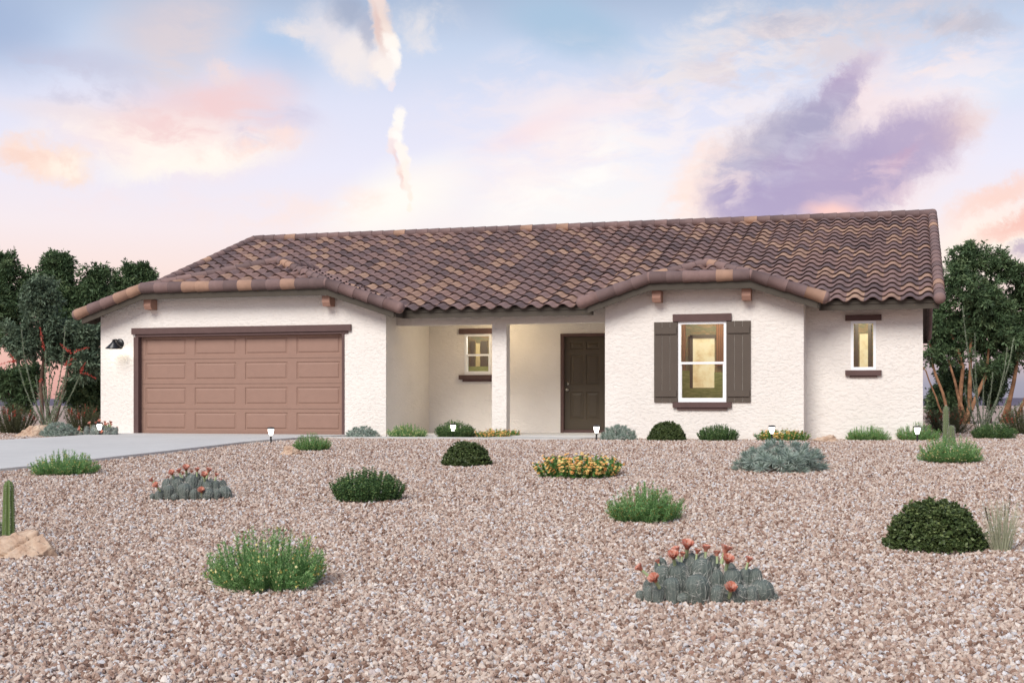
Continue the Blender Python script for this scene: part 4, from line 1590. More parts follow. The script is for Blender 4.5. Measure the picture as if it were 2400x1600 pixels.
# ---- path lights
P0 = None
grp = 'small lit path lights'
for (px, py, lab) in ((233, 1024, 'lit path light in front of the cactus clump, left of the garage door'),
                      (635, 1039, 'lit path light at the driveway edge in front of the garage door'),
                      (1062, 1027, 'lit path light in front of the dark leafy shrub by the porch'),
                      (1398, 1033, 'lit path light beside the grey rosette clump near the front door'),
                      (1809, 1034, 'lit path light among orange flowers behind the big grey rosette clump'),
                      (2150, 1036, 'lit path light near the right corner of the house')):
    p, d = ghit(px, py)
    if P0 is None:
        P0 = empty('path_light', p, lab, 'path light', grp)
        mb = MB()
        mb.lathe([(.016, -.05), (.016, .125), (.022, .13), (.026, .145)], (0, 0, 0), n=12)
        mb.build('stake', M['plastic'], P0)
        mb = MB()
        mb.lathe([(.0, .144), (.024, .146), (.034, .17), (.047, .215), (.053, .262), (.0, .264)], (0, 0, 0), n=16)
        mb.build('lamp_shade', M['lantern'], P0)
        mb = MB()
        mb.lathe([(.0, .262), (.058, .263), (.072, .268), (.074, .276), (.045, .295), (.0, .30)], (0, 0, 0), n=16)
        mb.build('cap', M['plastic'], P0)
    else:
        o = copy_tree(P0)
        o.location = p
        o['label'] = lab


# ------------------------------------------------------------------ trees
def tree_mesh(seed, crown, trunks, nleaf, leaf=(.08, .14), lw=.26, clump=.36, per=56):
    """crown: list of (x,z,y, rx,rz) ellipsoids; trunks: polylines [(x,y,z,r)...]"""
    global rng
    rng = np.random.default_rng(seed)
    tr = MB()
    for tl in trunks:
        pts = [Vector(q[:3]) for q in tl]
        rad = [q[3] for q in tl]
        P, Rr = [], []
        for i in range(len(pts) - 1):
            for k in range(4):
                f = k / 4
                w = pts[i].lerp(pts[i + 1], f)
                w += Vector((mnoise.noise(w * 1.3 + Vector((seed, 0, 0))), mnoise.noise(w * 1.3 + Vector((0, seed, 0))), 0)) * .06
                P.append(w); Rr.append(.85 * (rad[i] * (1 - f) + rad[i + 1] * f) * (1 + .12 * mnoise.noise(w * 4)))
        P.append(pts[-1]); Rr.append(rad[-1])
        tr.tube(P, Rr, n=8)
    full = []
    for (cx, cz, cy, rx, rz) in crown:
        full.append((cx, cz, cy, rx * .72, rz * .72))
        for v_ in unit(8):
            v_ = v_ + np.array([0, 0, .25])
            s_ = rng.uniform(.26, .46)
            full.append((cx + v_[0] * rx * .78, cz + v_[2] * rz * .82, cy + v_[1] * rx * .78, rx * s_, rz * s_ * 1.15))
    crown = full
    nb = NB()
    tot = sum(c[3] * c[4] for c in crown)
    for (cx, cz, cy, rx, rz) in crown:
        nc = max(3, int(nleaf / per * rx * rz / tot))
        d = unit(nc)
        C = np.array([cx, cy, cz]) + d * np.array([rx, rx, rz]) * (rng.uniform(.1, 1.15, (nc, 1)) ** .6)
        size = clump * rng.uniform(.5, 1.1, nc)
        outw = d * .6 + np.array([0, 0, .5])
        base_t = np.clip(rng.normal(.46, .24, nc), 0, 1)
        for c, s, o, bt in zip(C, size, outw, base_t):
            # sprays of leaves round short twigs
            nt = per // 7
            tw = unit(nt) * .8 + o
            tw /= np.linalg.norm(tw, axis=1, keepdims=True)
            st = c + unit(nt) * s * .35
            for q in range(7):
                P = st + tw * s * rng.uniform(.05, .75, (nt, 1))
                nb.leaves(P, tw * .7 + unit(nt) * .75, rng.uniform(*leaf, nt), rng.uniform(.7, 1.2, nt) * leaf[1] * lw,
                          np.clip(bt + rng.normal(0, .16, nt), 0, 1), droop=.12)
    return tr, nb


def tree(name, px, d, items, trunks, label, seed, mat, bark, nleaf=9000, group=None, cat='tree', leaf=(.10, .18), clump=.30, lw=.25):
    """items in photo pixels: (px,py,rx,rz) crown lobes; trunks: [(px,py,r)...] polylines"""
    if px < 400:
        d += 2.5
    t = (px - CX) / F
    q = FWD * d + RGT * t * d
    loc = Vector((q[0], q[1] - D0, 0))
    k = d / F
    rr = random.Random(seed)
    crown = [((x - px) * k, ZC + (YH - y) * k, rr.uniform(-.35, .35) * rx * k, rx * k, rz * k) for x, y, rx, rz in items]
    tl = [[((x - px) * k, rr.uniform(-.15, .15) * (i > 0), max(-.1, ZC + (YH - y) * k), r) for i, (x, y, r) in enumerate(T_)] for T_ in trunks]
    d_ = d
    tr, nb = tree_mesh(seed, crown, tl, int(nleaf * 1.9), leaf=leaf, clump=clump, lw=lw)
    root = empty(name, loc, label, cat, group, YAW)
    tr.build('trunk', bark, root)
    nb.build('crown', mat, root)
    return root


grp = 'trees left of the house'
TB = M['bark_dark']
tree('tree', 22, 39, [(22, 640, 32, 36), (8, 690, 42, 40), (40, 745, 40, 42), (2, 775, 50, 48), (66, 668, 18, 22)], [[(42, 1000, .09), (38, 900, .07), (44, 800, .06), (30, 700, .03)], [(38, 900, .04), (20, 780, .03)]],
     'dark tree at the left edge with the highest round crown', 201, M['f_tree'], TB, 11000, grp)
tree('tree', 128, 40, [(124, 640, 26, 36), (150, 650, 18, 20), (112, 690, 40, 38), (135, 730, 42, 44), (155, 700, 26, 30), (118, 622, 9, 14), (150, 622, 9, 14)], [[(118, 1000, .08), (104, 880, .06), (120, 760, .04), (126, 650, .02)]],
     'dark tree with twin pointed top tufts, between the round crown and the paler tree', 202, M['f_tree'], TB, 11000, grp)
tree('tree', 222, 40, [(214, 672, 26, 28), (232, 655, 16, 24), (198, 700, 22, 26), (216, 735, 36, 40), (240, 700, 20, 26), (215, 780, 50, 40)], [[(205, 1000, .08), (215, 860, .06), (216, 720, .03)]],
     'dark tree with a loose open crown rising just left of the garage eave', 203, M['f_tree'], TB, 9500, grp)
tree('tree', 275, 42, [(272, 680, 20, 26), (262, 720, 26, 26), (285, 715, 22, 26)], [[(262, 1000, .08), (268, 860, .05), (272, 700, .02)]],
     'short dark crown peeping above the left garage eave', 204, M['f_tree'], TB, 4500, grp)
tree('tree', 320, 42, [(306, 660, 14, 22), (336, 660, 12, 16), (320, 690, 30, 24), (348, 655, 6, 10), (306, 640, 7, 12), (332, 640, 7, 10)], [[(300, 1000, .08), (310, 860, .05), (318, 680, .02)]],
     'sparse treetop with separate tufts nearest to the roof slope', 205, M['f_tree'], TB, 4500, grp)
tree('tree', 104, 35, [(100, 735, 38, 52), (62, 800, 42, 42), (130, 810, 46, 44), (200, 850, 46, 40), (170, 790, 36, 34), (210, 795, 26, 34), (96, 690, 26, 20)], [[(100, 1000, .07), (95, 900, .06), (104, 800, .04)], [(128, 1000, .06), (150, 900, .05), (170, 820, .03)]],
     'paler grey-green tree standing in front of the dark trees', 206, M['f_tree_grey'], TB, 15000, grp)
grp2 = 'dark bushes under the trees'
tree('bush', 30, 36, [(20, 905, 44, 36), (52, 930, 36, 34), (70, 895, 22, 26)], [[(34, 1010, .04), (30, 920, .02)]], 'dark bush under the trees at the left edge', 207, M['f_tree'], TB, 6000, grp2, 'bush')
tree('bush', 195, 37, [(180, 915, 36, 36), (220, 895, 30, 40), (206, 945, 44, 26)], [[(196, 1010, .04), (198, 920, .02)]], 'dark bush behind the thorny canes beside the garage wall', 208, M['f_tree'], TB, 6000, grp2, 'bush')
OB = M['bark']
grp = 'trees right of the house'
tree('tree', 2268, 45.5, [(2245, 640, 44, 38), (2290, 622, 36, 34), (2270, 690, 66, 50), (2215, 740, 40, 44), (2330, 720, 60, 56), (2255, 770, 60, 40), (2340, 800, 60, 46), (2370, 640, 22, 28), (2300, 760, 50, 44), (2272, 596, 12, 16), (2340, 622, 22, 24), (2205, 800, 30, 30), (2196, 838, 24, 26), (2260, 838, 40, 30), (2330, 858, 44, 30), (2190, 760, 26, 40)],
     [[(2258, 1030, .13), (2253, 960, .10), (2254, 860, .075), (2235, 800, .05), (2215, 755, .03)], [(2254, 860, .06), (2222, 790, .04), (2195, 770, .02)], [(2266, 1030, .12), (2276, 940, .09), (2272, 800, .06), (2268, 690, .03)],
      [(2276, 960, .09), (2310, 880, .07), (2322, 800, .04)], [(2230, 1020, .09), (2212, 940, .06), (2190, 860, .05), (2176, 800, .03)], [(2226, 1010, .05), (2200, 950, .04), (2170, 870, .025), (2160, 850, .02)], [(2253, 950, .07), (2235, 900, .05), (2222, 840, .04)], [(2270, 1020, .07), (2246, 930, .05), (2236, 880, .04)]],
     'large tree with several orange-brown trunks close to the right gable', 211, M['f_tree'], OB, 32000, grp)
tree('tree', 2385, 46, [(2400, 690, 46, 50), (2420, 760, 60, 60), (2390, 830, 46, 40), (2440, 650, 30, 40)],
     [[(2350, 1030, .14), (2362, 940, .10), (2372, 890, .08), (2392, 800, .05)], [(2366, 1000, .09), (2366, 930, .07), (2378, 880, .05)], [(2375, 1010, .08), (2400, 930, .06), (2430, 860, .05)]],
     'tree at the right edge with a thick orange-brown forked trunk', 212, M['f_tree'], OB, 12000, grp)
tree('bush', 2210, 47, [(2215, 930, 34, 44), (2195, 960, 24, 36), (2240, 950, 30, 44), (2230, 880, 22, 26)], [[(2212, 1015, .05), (2214, 940, .02)]], 'dark bush behind the orange-brown trunks beside the right gable', 213, M['f_tree'], TB, 7000, grp2, 'bush')
tree('bush', 2320, 48, [(2320, 920, 36, 40), (2345, 880, 26, 28), (2300, 900, 24, 36)], [[(2322, 1015, .05), (2320, 930, .02)]], 'dark bush between the two orange-brown trees', 214, M['f_tree'], TB, 6000, grp2, 'bush')


# ------------------------------------------------------------------ gravel
def inside(poly, X, Y):
    r = np.zeros(len(X), bool)
    n = len(poly)
    for i in range(n):
        x0, y0 = poly[i]; x1, y1 = poly[(i + 1) % n]
        c = ((y0 > Y) != (y1 > Y)) & (X < (x1 - x0) * (Y - y0) / (y1 - y0 + 1e-12) + x0)
        r ^= c
    return r


rng = np.random.default_rng(301)
PTS = []
for d0, d1, dens, marg in ((4.0, 9, 1850, 2.2), (9, 14, 1400, 2.6), (14, 20, 950, 3.0), (20, 28, 520, 3.5), (28, 46, 160, 4.0)):
    hw = .395 * d1 + marg
    area = 2 * hw * (d1 - d0)
    n_ = int(area * dens)
    dd = rng.uniform(d0, d1, n_)
    tt = rng.uniform(-hw, hw, n_)
    ok = np.abs(tt) < .395 * dd + marg
    dd, tt = dd[ok], tt[ok]
    X = FWD[0] * dd + RGT[0] * tt
    Y = FWD[1] * dd + RGT[1] * tt - D0
    hz = (X > GX0 - .0) & (X < GX1) & (Y > -.0) & (Y < 15) | (X > BX0) & (X < BX1) & (Y > 0) & (Y < 15) | (X > GX1 - .01) & (X < .27) & (Y > .6) & (Y < 15) | (X > GX1) & (X < BX0) & (Y > .02) & (Y < 15)
    ok = ~hz & ~inside(DRIVE, X, Y) & ~inside(WALK, X, Y)
    PTS.append(np.stack([X[ok], Y[ok], gz(Y[ok]) + rng.uniform(-.004, .010, ok.sum())], 1))
PTS = np.concatenate(PTS).astype(np.float32)
me = bpy.data.meshes.new('gravel')
me.vertices.add(len(PTS)); me.vertices.foreach_set('co', PTS.ravel()); me.update()
me.materials.append(M['stone'])
grav = tag(new_obj('gravel', me), 'pinkish tan crushed stone gravel covering the yard', 'gravel', None, 'stuff')
ng = bpy.data.node_groups.new('gravel_stones', 'GeometryNodeTree')
ng.interface.new_socket('Geometry', in_out='INPUT', socket_type='NodeSocketGeometry')
ng.interface.new_socket('Geometry', in_out='OUTPUT', socket_type='NodeSocketGeometry')
N_ = ng.nodes.new
gi, go = N_('NodeGroupInput'), N_('NodeGroupOutput')
g2i = N_('GeometryNodeGeometryToInstance')
for k in range(4):
    ico = N_('GeometryNodeMeshIcoSphere'); ico.inputs['Radius'].default_value = 1.0; ico.inputs['Subdivisions'].default_value = 2 if k < 2 else 1
    sp = N_('GeometryNodeSetPosition')
    nz = N_('ShaderNodeTexNoise'); nz.noise_dimensions = '4D'; nz.inputs['W'].default_value = k * 3.7 + 1; nz.inputs['Scale'].default_value = .9; nz.inputs['Detail'].default_value = 1
    sub = N_('ShaderNodeVectorMath'); sub.operation = 'SUBTRACT'; sub.inputs[1].default_value = (.5, .5, .5)
    scl = N_('ShaderNodeVectorMath'); scl.operation = 'SCALE'; scl.inputs['Scale'].default_value = 2.4
    ng.links.new(nz.outputs['Color'], sub.inputs[0]); ng.links.new(sub.outputs[0], scl.inputs[0])
    ng.links.new(scl.outputs[0], sp.inputs['Offset']); ng.links.new(ico.outputs['Mesh'], sp.inputs['Geometry'])
    sm = N_('GeometryNodeSetMaterial'); sm.inputs['Material'].default_value = M['stone']
    ng.links.new(sp.outputs[0], sm.inputs['Geometry']); 
    fl = N_('GeometryNodeSetShadeSmooth'); fl.inputs['Shade Smooth'].default_value = False
    ng.links.new(sm.outputs[0], fl.inputs[0])
    ng.links.new(fl.outputs[0], g2i.inputs[0])
iop = N_('GeometryNodeInstanceOnPoints')
iop.inputs['Pick Instance'].default_value = True
ng.links.new(gi.outputs[0], iop.inputs['Points']); ng.links.new(g2i.outputs[0], iop.inputs['Instance'])
rv = N_('FunctionNodeRandomValue'); rv.data_type = 'FLOAT_VECTOR'; rv.inputs[0].default_value = (0, 0, 0); rv.inputs[1].default_value = (6.28, 6.28, 6.28)
ng.links.new(rv.outputs[0], iop.inputs['Rotation'])
rs = N_('FunctionNodeRandomValue'); rs.data_type = 'FLOAT'; rs.inputs[2].default_value = .0085; rs.inputs[3].default_value = .0195; rs.inputs['Seed'].default_value = 5
rs2 = N_('FunctionNodeRandomValue'); rs2.data_type = 'FLOAT_VECTOR'; rs2.inputs[0].default_value = (.85, .7, .65); rs2.inputs[1].default_value = (1.3, 1.05, .95); rs2.inputs['Seed'].default_value = 8
ml = N_('ShaderNodeVectorMath'); ml.operation = 'SCALE'
ng.links.new(rs2.outputs[0], ml.inputs[0]); ng.links.new(rs.outputs[1], ml.inputs['Scale'])
ng.links.new(ml.outputs[0], iop.inputs['Scale'])
ri = N_('FunctionNodeRandomValue'); ri.data_type = 'INT'; ri.inputs[4].default_value = 0; ri.inputs[5].default_value = 3; ri.inputs['Seed'].default_value = 3
ng.links.new(ri.outputs[2], iop.inputs['Instance Index'])
ng.links.new(iop.outputs[0], go.inputs[0])
md = grav.modifiers.new('stones', 'NODES'); md.node_group = ng
print('gravel stones', len(PTS))
SKY_GAIN, EXPO = 0.84, 0.25
# ------------------------------------------------------------------ sky and light
SUN_EL, SUN_AZ = R(40), R(-12)          # the low bright sky behind the camera, a little to its left
sd_ = bpy.data.lights.new('sun', 'SUN')
sd_.energy = 3.1
sd_.angle = R(32)
sd_.color = (1.0, 0.955, 0.90)
so = bpy.data.objects.new('sun', sd_)
COL.objects.link(so)
sdir = Vector((math.sin(SUN_AZ) * math.cos(SUN_EL), -math.cos(SUN_AZ) * math.cos(SUN_EL), math.sin(SUN_EL)))  # towards the sun
so.rotation_euler = sdir.to_track_quat('Z', 'Y').to_euler()

for nm, loc, en, col, rad in [('room_fill', r_, 34, (1, .95, .88), .08) for r_ in ROOMS] + [('porch_lamp', (-8.6, 1.7, 2.40), 17, (1, .80, .50), .1), ('garage_lamp', (lx + .02, -.24, lz - .05), 2.4, (1, .92, .74), .06)]:  # room points are added fill to brighten the interiors, without any fixture
    l_ = bpy.data.lights.new(nm, 'POINT'); l_.energy = en; l_.color = col; l_.shadow_soft_size = rad
    o = bpy.data.objects.new(nm, l_); COL.objects.link(o); o.location = loc

w = bpy.data.worlds.new('World')
scene.world = w
w.use_nodes = True
nt = w.node_tree
for n in list(nt.nodes):
    nt.nodes.remove(n)


def nd(t, **k):
    x = nt.nodes.new(t)
    for a, b in k.items():
        setattr(x, a, b)
    return x


def lk(a, b):
    nt.links.new(a, b)


def mth(op, a, b=None, c=None):
    x = nd('ShaderNodeMath', operation=op)
    for i, v_ in enumerate((a, b, c)):
        if v_ is None:
            continue
        if hasattr(v_, 'is_output'):
            lk(v_, x.inputs[i])
        else:
            x.inputs[i].default_value = v_
    return x.outputs[0]


tc = nd('ShaderNodeTexCoord')
vr = nd('ShaderNodeVectorRotate', rotation_type='Z_AXIS')      # azimuth counted from the garden axis of the house
vr.inputs['Angle'].default_value = -YAW
lk(tc.outputs['Generated'], vr.inputs['Vector'])
sx = nd('ShaderNodeSeparateXYZ'); lk(vr.outputs[0], sx.inputs[0])
az = mth('ARCTAN2', sx.outputs[0], sx.outputs[1])
el = mth('ARCSINE', sx.outputs[2])
cb = nd('ShaderNodeCombineXYZ'); lk(az, cb.inputs[0]); lk(el, cb.inputs[1])
UV = cb.outputs[0]


def nse(vec, scale, detail=6, rough=.6, dist=0.0):
    x = nd('ShaderNodeTexNoise')
    x.inputs['Scale'].default_value = scale; x.inputs['Detail'].default_value = detail
    x.inputs['Roughness'].default_value = rough; x.inputs['Distortion'].default_value = dist
    lk(vec, x.inputs['Vector'])
    return x


def vmath(op, a, b):
    x = nd('ShaderNodeVectorMath', operation=op)
    for i, v_ in enumerate((a, b)):
        if hasattr(v_, 'is_output'):
            lk(v_, x.inputs[i])
        elif op == 'SCALE' and i == 1:
            x.inputs['Scale'].default_value = v_
        else:
            x.inputs[i].default_value = v_
    return x.outputs[0]


def warp(vec, scale, amp, detail=5, rough=.55):
    n_ = nse(vec, scale, detail, rough)
    return vmath('ADD', vec, vmath('SCALE', vmath('SUBTRACT', n_.outputs['Color'], (.5, .5, .5)), amp))


WS = warp(UV, 7, .05)                       # soft billows
WF = warp(warp(warp(UV, 11, .035), 34, .030, 7, .72), 130, .012, 6, .75)   # ragged edges
WP = warp(warp(UV, 38, .012), 140, .009, 5, .6)   # puffy edges



def uvpx(px, py):
    u = math.atan((px - CX) / F)
    return u, math.atan((YH - py) / F * math.cos(u))


def ramp(fac, stops, interp='LINEAR'):
    x = nd('ShaderNodeValToRGB')
    x.color_ramp.interpolation = interp
    while len(x.color_ramp.elements) < len(stops):
        x.color_ramp.elements.new(.5)
    for e_, (p_, c_) in zip(x.color_ramp.elements, stops):
        e_.position = p_; e_.color = c_
    if fac is not None:
        lk(fac, x.inputs['Fac'])
    return x.outputs['Color']


def mixc(f, a, b):
    x = nd('ShaderNodeMix', data_type='RGBA')
    for s, v_ in ((0, f), (6, a), (7, b)):
        if hasattr(v_, 'is_output'):
            lk(v_, x.inputs[s])
        else:
            x.inputs[s].default_value = v_
    return x.outputs[2]


# clear sky by elevation; the horizon is salmon to the left and blue-grey to the right
ep = lambda py: math.atan((YH - py) / F) / 0.6
fac = mth('DIVIDE', el, 0.6)
skyc = [(ep(640), lin((247, 222, 215))), (ep(545), lin((244, 229, 231))), (ep(400), lin((233, 229, 243))), (ep(250), lin((221, 222, 240))), (ep(110), lin((197, 209, 231))), (ep(0), lin((171, 186, 210))), (.75, lin((150, 166, 196))), (1, lin((146, 160, 190)))]
left = ramp(fac, [(0.0, lin((214, 156, 150))), (ep(880), lin((230, 172, 162))), (ep(760), lin((243, 205, 190)))] + skyc)
right = ramp(fac, [(0.0, lin((150, 146, 166))), (ep(900), lin((156, 152, 172))), (ep(800), lin((226, 190, 184)))] + skyc)
hz_ = nd('ShaderNodeMapRange', interpolation_type='SMOOTHSTEP'); lk(az, hz_.inputs[0]); hz_.inputs[1].default_value = -.05; hz_.inputs[2].default_value = .25
color = mixc(hz_.outputs[0], left, right)


def blob(vec, px, py, a, b, rot, inner=.25, outer=1.0, gain=1.0, tex=None):
    u, v_ = uvpx(px, py)
    mp = nd('ShaderNodeMapping', vector_type='TEXTURE')
    mp.inputs['Location'].default_value = (u, v_, 0)
    mp.inputs['Rotation'].default_value = (0, 0, R(rot))
    mp.inputs['Scale'].default_value = (a / F, b / F, 1)
    lk(vec, mp.inputs['Vector'])
    z0 = vmath('MULTIPLY', mp.outputs[0], (1, 1, 0))
    ln = nd('ShaderNodeVectorMath', operation='LENGTH'); lk(z0, ln.inputs[0])
    mr = nd('ShaderNodeMapRange', interpolation_type='SMOOTHSTEP')
    lk(ln.outputs['Value'], mr.inputs[0])
    mr.inputs[1].default_value = inner; mr.inputs[2].default_value = outer; mr.inputs[3].default_value = gain; mr.inputs[4].default_value = 0
    o_ = mr.outputs[0]
    if tex is not None:
        o_ = mth('MULTIPLY', o_, tex)
    return o_


def streak(sc, rot, ax, lo=.4, hi=.65, seed=0.0):
    mp = nd('ShaderNodeMapping'); mp.inputs['Rotation'].default_value = (0, 0, R(rot)); mp.inputs['Scale'].default_value = (1, ax, 1); mp.inputs['Location'].default_value = (seed, seed * .7, 0)
    lk(WS, mp.inputs['Vector'])
    n_ = nse(mp.outputs[0], sc, 7, .62, .4)
    mr = nd('ShaderNodeMapRange', interpolation_type='SMOOTHSTEP'); lk(n_.outputs['Fac'], mr.inputs[0]); mr.inputs[1].default_value = lo; mr.inputs[2].default_value = hi
    return mr.outputs[0]


def add(f, c):
    global color
    color = mixc(f, color, lin(c))


sA = streak(9, -24, 3.2, .36, .66, 1.3)
sB = streak(16, -20, 2.6, .40, .62, 4.1)
sC = streak(15, -6, 2.2, .36, .60, 7.7)
sD = streak(30, -24, 2.6, .40, .64, 2.2)
sE = streak(26, -12, 2.0, .42, .62, 5.5)
sM = streak(4.5, -20, 2.0, .34, .62, 9.1)
# blue gaps and veils
add(blob(WS, 0, 60, 260, 190, 0, .1, 1, .75), (154, 172, 205))
add(blob(WS, 640, 120, 150, 130, -20, .1, 1, .75), (172, 196, 226))
add(blob(WS, 1330, 60, 230, 90, -15, .2, 1, .85), (166, 192, 216))
add(blob(WS, 400, 60, 210, 150, 20, .1, 1, .75), (206, 199, 208))
add(blob(WS, 230, 165, 240, 50, -8, .1, 1, .5), (188, 188, 210))
# pale glow over the middle
add(blob(WS, 1350, 520, 560, 230, 8, .1, 1, .75), (247, 243, 240))
add(blob(WS, 930, 480, 260, 120, 25, .1, 1, .9), (255, 249, 238))
add(blob(WS, 820, 500, 150, 60, 28, .1, 1, .6, sB), (255, 228, 216))
add(blob(WS, 1240, 330, 430, 170, 24, .1, 1, .85, sA), (250, 232, 230))
add(blob(WS, 1330, 400, 330, 130, 24, .1, 1, .9, sB), (254, 247, 240))
add(blob(WS, 1500, 330, 760, 230, 18, .2, 1, .55, sD), (252, 238, 234))
add(blob(WS, 1180, 210, 330, 120, 20, .1, 1, .5, sE), (240, 228, 232))
add(blob(WS, 1250, 300, 190, 44, 24, .1, 1, .6), (246, 220, 222))
add(blob(WS, 1330, 450, 260, 70, 18, .1, 1, .55, sE), (255, 250, 244))
# left pink clouds
add(blob(WS, 420, 90, 260, 170, 30, .1, 1, .55, sM), (220, 204, 206))
add(blob(WS, 560, 240, 220, 120, 20, .1, 1, .6), (226, 214, 226))
add(blob(WS, 420, 320, 420, 130, 0, .1, 1, .55), (240, 220, 222))
add(blob(WS, 470, 262, 260, 90, 12, .1, 1, .85), (238, 206, 206))
add(blob(WS, 640, 300, 130, 50, 10, .1, 1, .5), (214, 204, 222))
add(blob(WS, 390, 340, 360, 95, -2, .1, 1, .95), (253, 230, 222))
add(blob(WF, 450, 372, 280, 62, 8, .15, 1, 1.0), (255, 246, 234))
add(blob(WF, 380, 330, 120, 50, 0, .1, 1, .8), (255, 244, 234))
add(blob(WF, 640, 335, 120, 28, 14, .05, 1, .8), (250, 222, 214))
add(blob(WF, 90, 372, 150, 62, -4, .25, 1, 1.0), (252, 222, 206))
add(blob(WF, 150, 385, 75, 42, 0, .1, 1, .85), (255, 240, 224))
add(blob(WF, 520, 165, 70, 34, -25, .1, 1, .75), (240, 216, 212))
add(blob(WS, 180, 285, 260, 32, -4, .1, 1, .5), (238, 220, 218))
sF = streak(20, 10, 2.4, .42, .62, 3.3)
sG = streak(28, 6, 2.0, .42, .62, 6.1)
add(blob(WF, 470, 275, 300, 110, 12, .2, 1, .75, sF), (242, 204, 202))
add(blob(WF, 330, 330, 330, 90, 0, .2, 1, .7, sG), (255, 240, 230))
add(blob(WF, 640, 290, 140, 60, 12, .2, 1, .6, sG), (208, 200, 220))
add(blob(WF, 560, 345, 170, 40, 14, .2, 1, .8, sF), (252, 220, 210))
add(blob(WF, 100, 375, 150, 60, 0, .2, 1, .6, sG), (246, 206, 190))
add(blob(WF, 420, 110, 240, 110, 40, .2, 1, .55, sF), (224, 208, 208))
add(blob(WF, 180, 190, 260, 70, -6, .2, 1, .5, sG), (196, 190, 208))
# upper middle trail cloud: a broken vapour trail of small puffs
add(blob(WF, 700, 62, 90, 46, 0, .1, 1, .75, sC), (238, 226, 222))
add(blob(WF, 800, 85, 150, 90, -38, .1, 1, .85), (236, 226, 226))
add(blob(WF, 850, 130, 90, 80, -50, .1, 1, .75), (246, 234, 228))
add(blob(WF, 990, 50, 130, 80, 20, .1, 1, .75, sC), (236, 228, 226))
add(blob(WF, 1010, 95, 60, 40, 20, .1, 1, .6, sE), (240, 230, 228))
add(blob(WP, 815, 25, 70, 60, -30, .15, 1, .85), (160, 169, 192))
add(blob(WP, 862, 75, 36, 62, 8, .2, 1, .8), (172, 176, 196))
for x, y, r_, c_ in ((882, -12, 26, (236, 212, 202)), (886, 22, 26, (240, 218, 208)), (893, 56, 25, (240, 216, 204)), (902, 88, 26, (246, 226, 214)), (909, 118, 26, (252, 238, 228)), (912, 148, 25, (253, 243, 235)), (905, 176, 22, (250, 240, 236)),
                    (918, 100, 20, (255, 246, 236)), (922, 134, 18, (255, 248, 240)), (886, 148, 26, (246, 232, 226)), (896, 165, 22, (250, 238, 230)), (918, 200, 10, (240, 228, 232))):
    add(blob(WP, x, y, r_ * 1.25, r_ * 1.45, 0, .35, 1, .92), c_)
add(blob(WP, 886, 70, 15, 74, 12, .2, 1, .7), (222, 190, 182))
for x, y, r_, c_ in ((938, 268, 17, (255, 247, 240)), (933, 292, 19, (255, 248, 240)), (926, 316, 22, (255, 243, 235)), (935, 326, 17, (255, 249, 242)), (922, 344, 18, (246, 226, 224)), (942, 352, 17, (255, 244, 234)), (947, 376, 18, (255, 244, 234)), (944, 398, 17, (255, 240, 228)),
                    (952, 418, 16, (255, 240, 228)), (955, 440, 14, (255, 236, 224)), (960, 462, 12, (255, 236, 222)), (962, 488, 10, (255, 240, 226))):
    add(blob(WP, x, y, r_ * 1.1, r_ * 1.35, 0, .4, 1, .92), c_)
add(blob(WP, 926, 372, 9, 34, 12, .2, 1, .7), (240, 208, 204))
add(blob(WP, 940, 420, 8, 34, 12, .2, 1, .7), (242, 202, 190))
# upper right high cloud
add(blob(WF, 1640, 75, 260, 70, 10, .1, 1, .85, sC), (232, 224, 224))
add(blob(WF, 2000, 60, 460, 90, 8, .2, 1, .8, sB), (214, 203, 206))
add(blob(WF, 1840, 55, 130, 36, -6, .1, 1, .7), (186, 182, 196))
add(blob(WF, 2260, 50, 150, 46, -10, .1, 1, .75), (188, 182, 192))
add(blob(WF, 1560, 200, 330, 60, 16, .1, 1, .8, sA), (248, 230, 232))
add(blob(WF, 2150, 165, 330, 46, 16, .1, 1, .85, sB), (252, 228, 220))
add(blob(WS, 2330, 215, 180, 80, 6, .2, 1, .6), (208, 222, 240))
add(blob(WS, 2200, 250, 260, 90, 10, .1, 1, .6), (244, 236, 242))
add(blob(WF, 1900, 110, 620, 120, 10, .2, 1, .8, sE), (222, 208, 210))
add(blob(WF, 1700, 130, 420, 90, 14, .2, 1, .7, sD), (236, 224, 222))
add(blob(WF, 2100, 240, 420, 90, 14, .2, 1, .6, sD), (252, 234, 230))
# right sunset streaks
add(blob(WF, 2330, 570, 240, 130, 26, .1, 1, .85), (255, 238, 222))
add(blob(WF, 2340, 465, 190, 44, 28, .1, 1, .85), (250, 208, 192))
add(blob(WF, 2390, 520, 150, 34, 28, .1, 1, .8), (244, 180, 164))
add(blob(WF, 2390, 590, 50, 34, 10, .2, 1, .85), (186, 164, 184))
# big violet cloud with a lit rim
add(blob(WF, 1660, 430, 150, 120, 35, .1, 1, .8, sE), (255, 220, 204))
add(blob(WF, 1610, 470, 110, 60, 30, .1, 1, .7, sD), (255, 216, 200))
add(blob(WF, 1750, 420, 230, 160, 30, .4, 1, .9), (255, 232, 218))
add(blob(WF, 1960, 400, 400, 170, 16, .6, 1, .7), (250, 226, 222))
add(blob(WF, 1985, 230, 200, 80, 44, .3, 1, .6), (250, 224, 220))
add(blob(WF, 2240, 310, 110, 60, 25, .2, 1, .85), (255, 224, 206))
add(blob(WF, 1935, 255, 200, 60, 44, .35, 1, .92), (176, 156, 188))
add(blob(WF, 1820, 350, 230, 112, 30, .4, 1, .88), (167, 160, 187))
add(blob(WF, 1890, 430, 290, 120, 8, .45, 1, .88), (174, 156, 188))
add(blob(WF, 1800, 465, 200, 85, 4, .35, 1, .84), (172, 154, 190))
add(blob(WF, 2080, 380, 260, 108, 22, .42, 1, .88), (174, 154, 188))
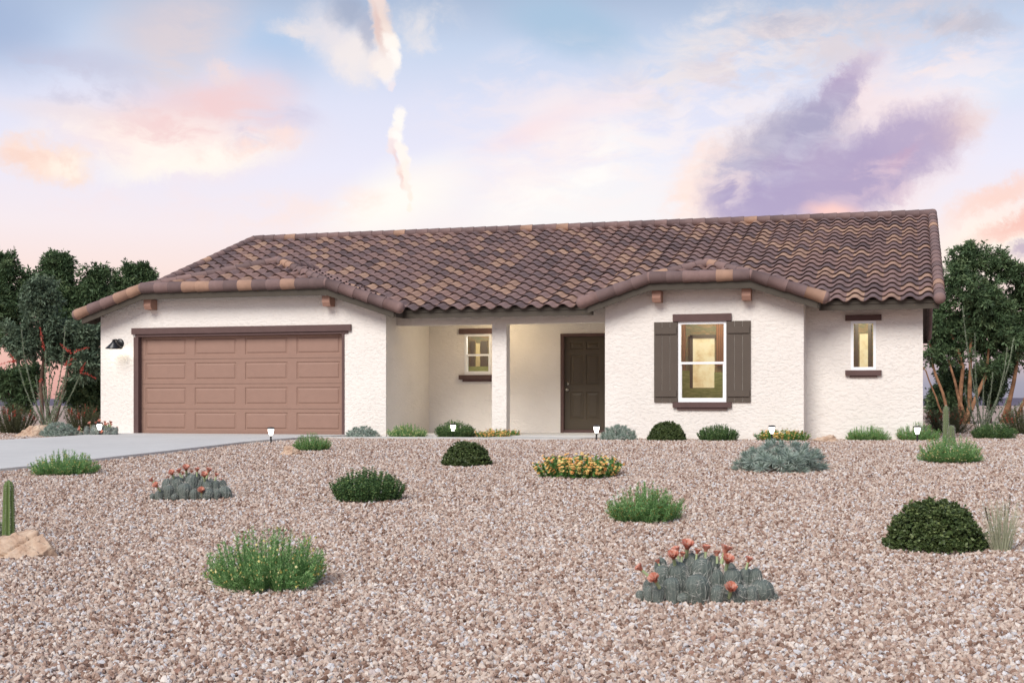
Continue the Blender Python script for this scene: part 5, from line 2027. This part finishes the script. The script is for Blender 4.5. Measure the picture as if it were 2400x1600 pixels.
add(blob(WF, 1890, 350, 60, 34, 30, .1, 1, .6), (190, 184, 204))
add(blob(WF, 2110, 380, 70, 26, 24, .1, 1, .6), (196, 160, 184))
add(blob(WF, 1690, 400, 120, 110, 20, .1, 1, .8, sE), (250, 224, 216))
add(blob(WF, 1860, 340, 300, 130, 26, .2, 1, .42, sD), (208, 200, 216))
add(blob(WF, 1740, 420, 130, 100, 10, .2, 1, .4, sE), (226, 208, 216))
add(blob(WF, 2080, 470, 170, 40, 24, .1, 1, .5, sE), (226, 196, 206))
add(blob(WS, 1945, 498, 100, 30, 0, .1, 1, .95), (255, 204, 192))

add(blob(WF, 2050, 420, 240, 50, 24, .1, 1, .5, sD), (236, 204, 210))
add(blob(WF, 700, 500, 330, 60, 8, .1, 1, .5, sE), (253, 226, 214))
add(blob(WF, 300, 470, 420, 70, -3, .1, 1, .45, sD), (246, 226, 226))
bgA = nd('ShaderNodeBackground'); lk(color, bgA.inputs['Color']); bgA.inputs['Strength'].default_value = SKY_GAIN
sky = nd('ShaderNodeTexSky', sky_type='NISHITA', sun_disc=False)
sky.sun_elevation = SUN_EL
sky.sun_rotation = math.atan2(sdir.x, sdir.y)
bgB = nd('ShaderNodeBackground'); lk(sky.outputs[0], bgB.inputs['Color']); bgB.inputs['Strength'].default_value = .01
ad = nd('ShaderNodeAddShader'); lk(bgA.outputs[0], ad.inputs[0]); lk(bgB.outputs[0], ad.inputs[1])
wo = nd('ShaderNodeOutputWorld'); lk(ad.outputs[0], wo.inputs['Surface'])
w.cycles.sampling_method = 'MANUAL'
w.cycles.sample_map_resolution = 512

vs = scene.view_settings
scene.display_settings.display_device = 'sRGB'
vs.view_transform = 'Standard'
vs.look = 'None'
vs.exposure = EXPO
vs.gamma = 1
vs.use_curve_mapping = False
scene.cycles.max_bounces = 6
scene.cycles.diffuse_bounces = 3
scene.cycles.glossy_bounces = 3
scene.cycles.transparent_max_bounces = 8
scene.cycles.use_adaptive_sampling = True
scene.cycles.use_denoising = True
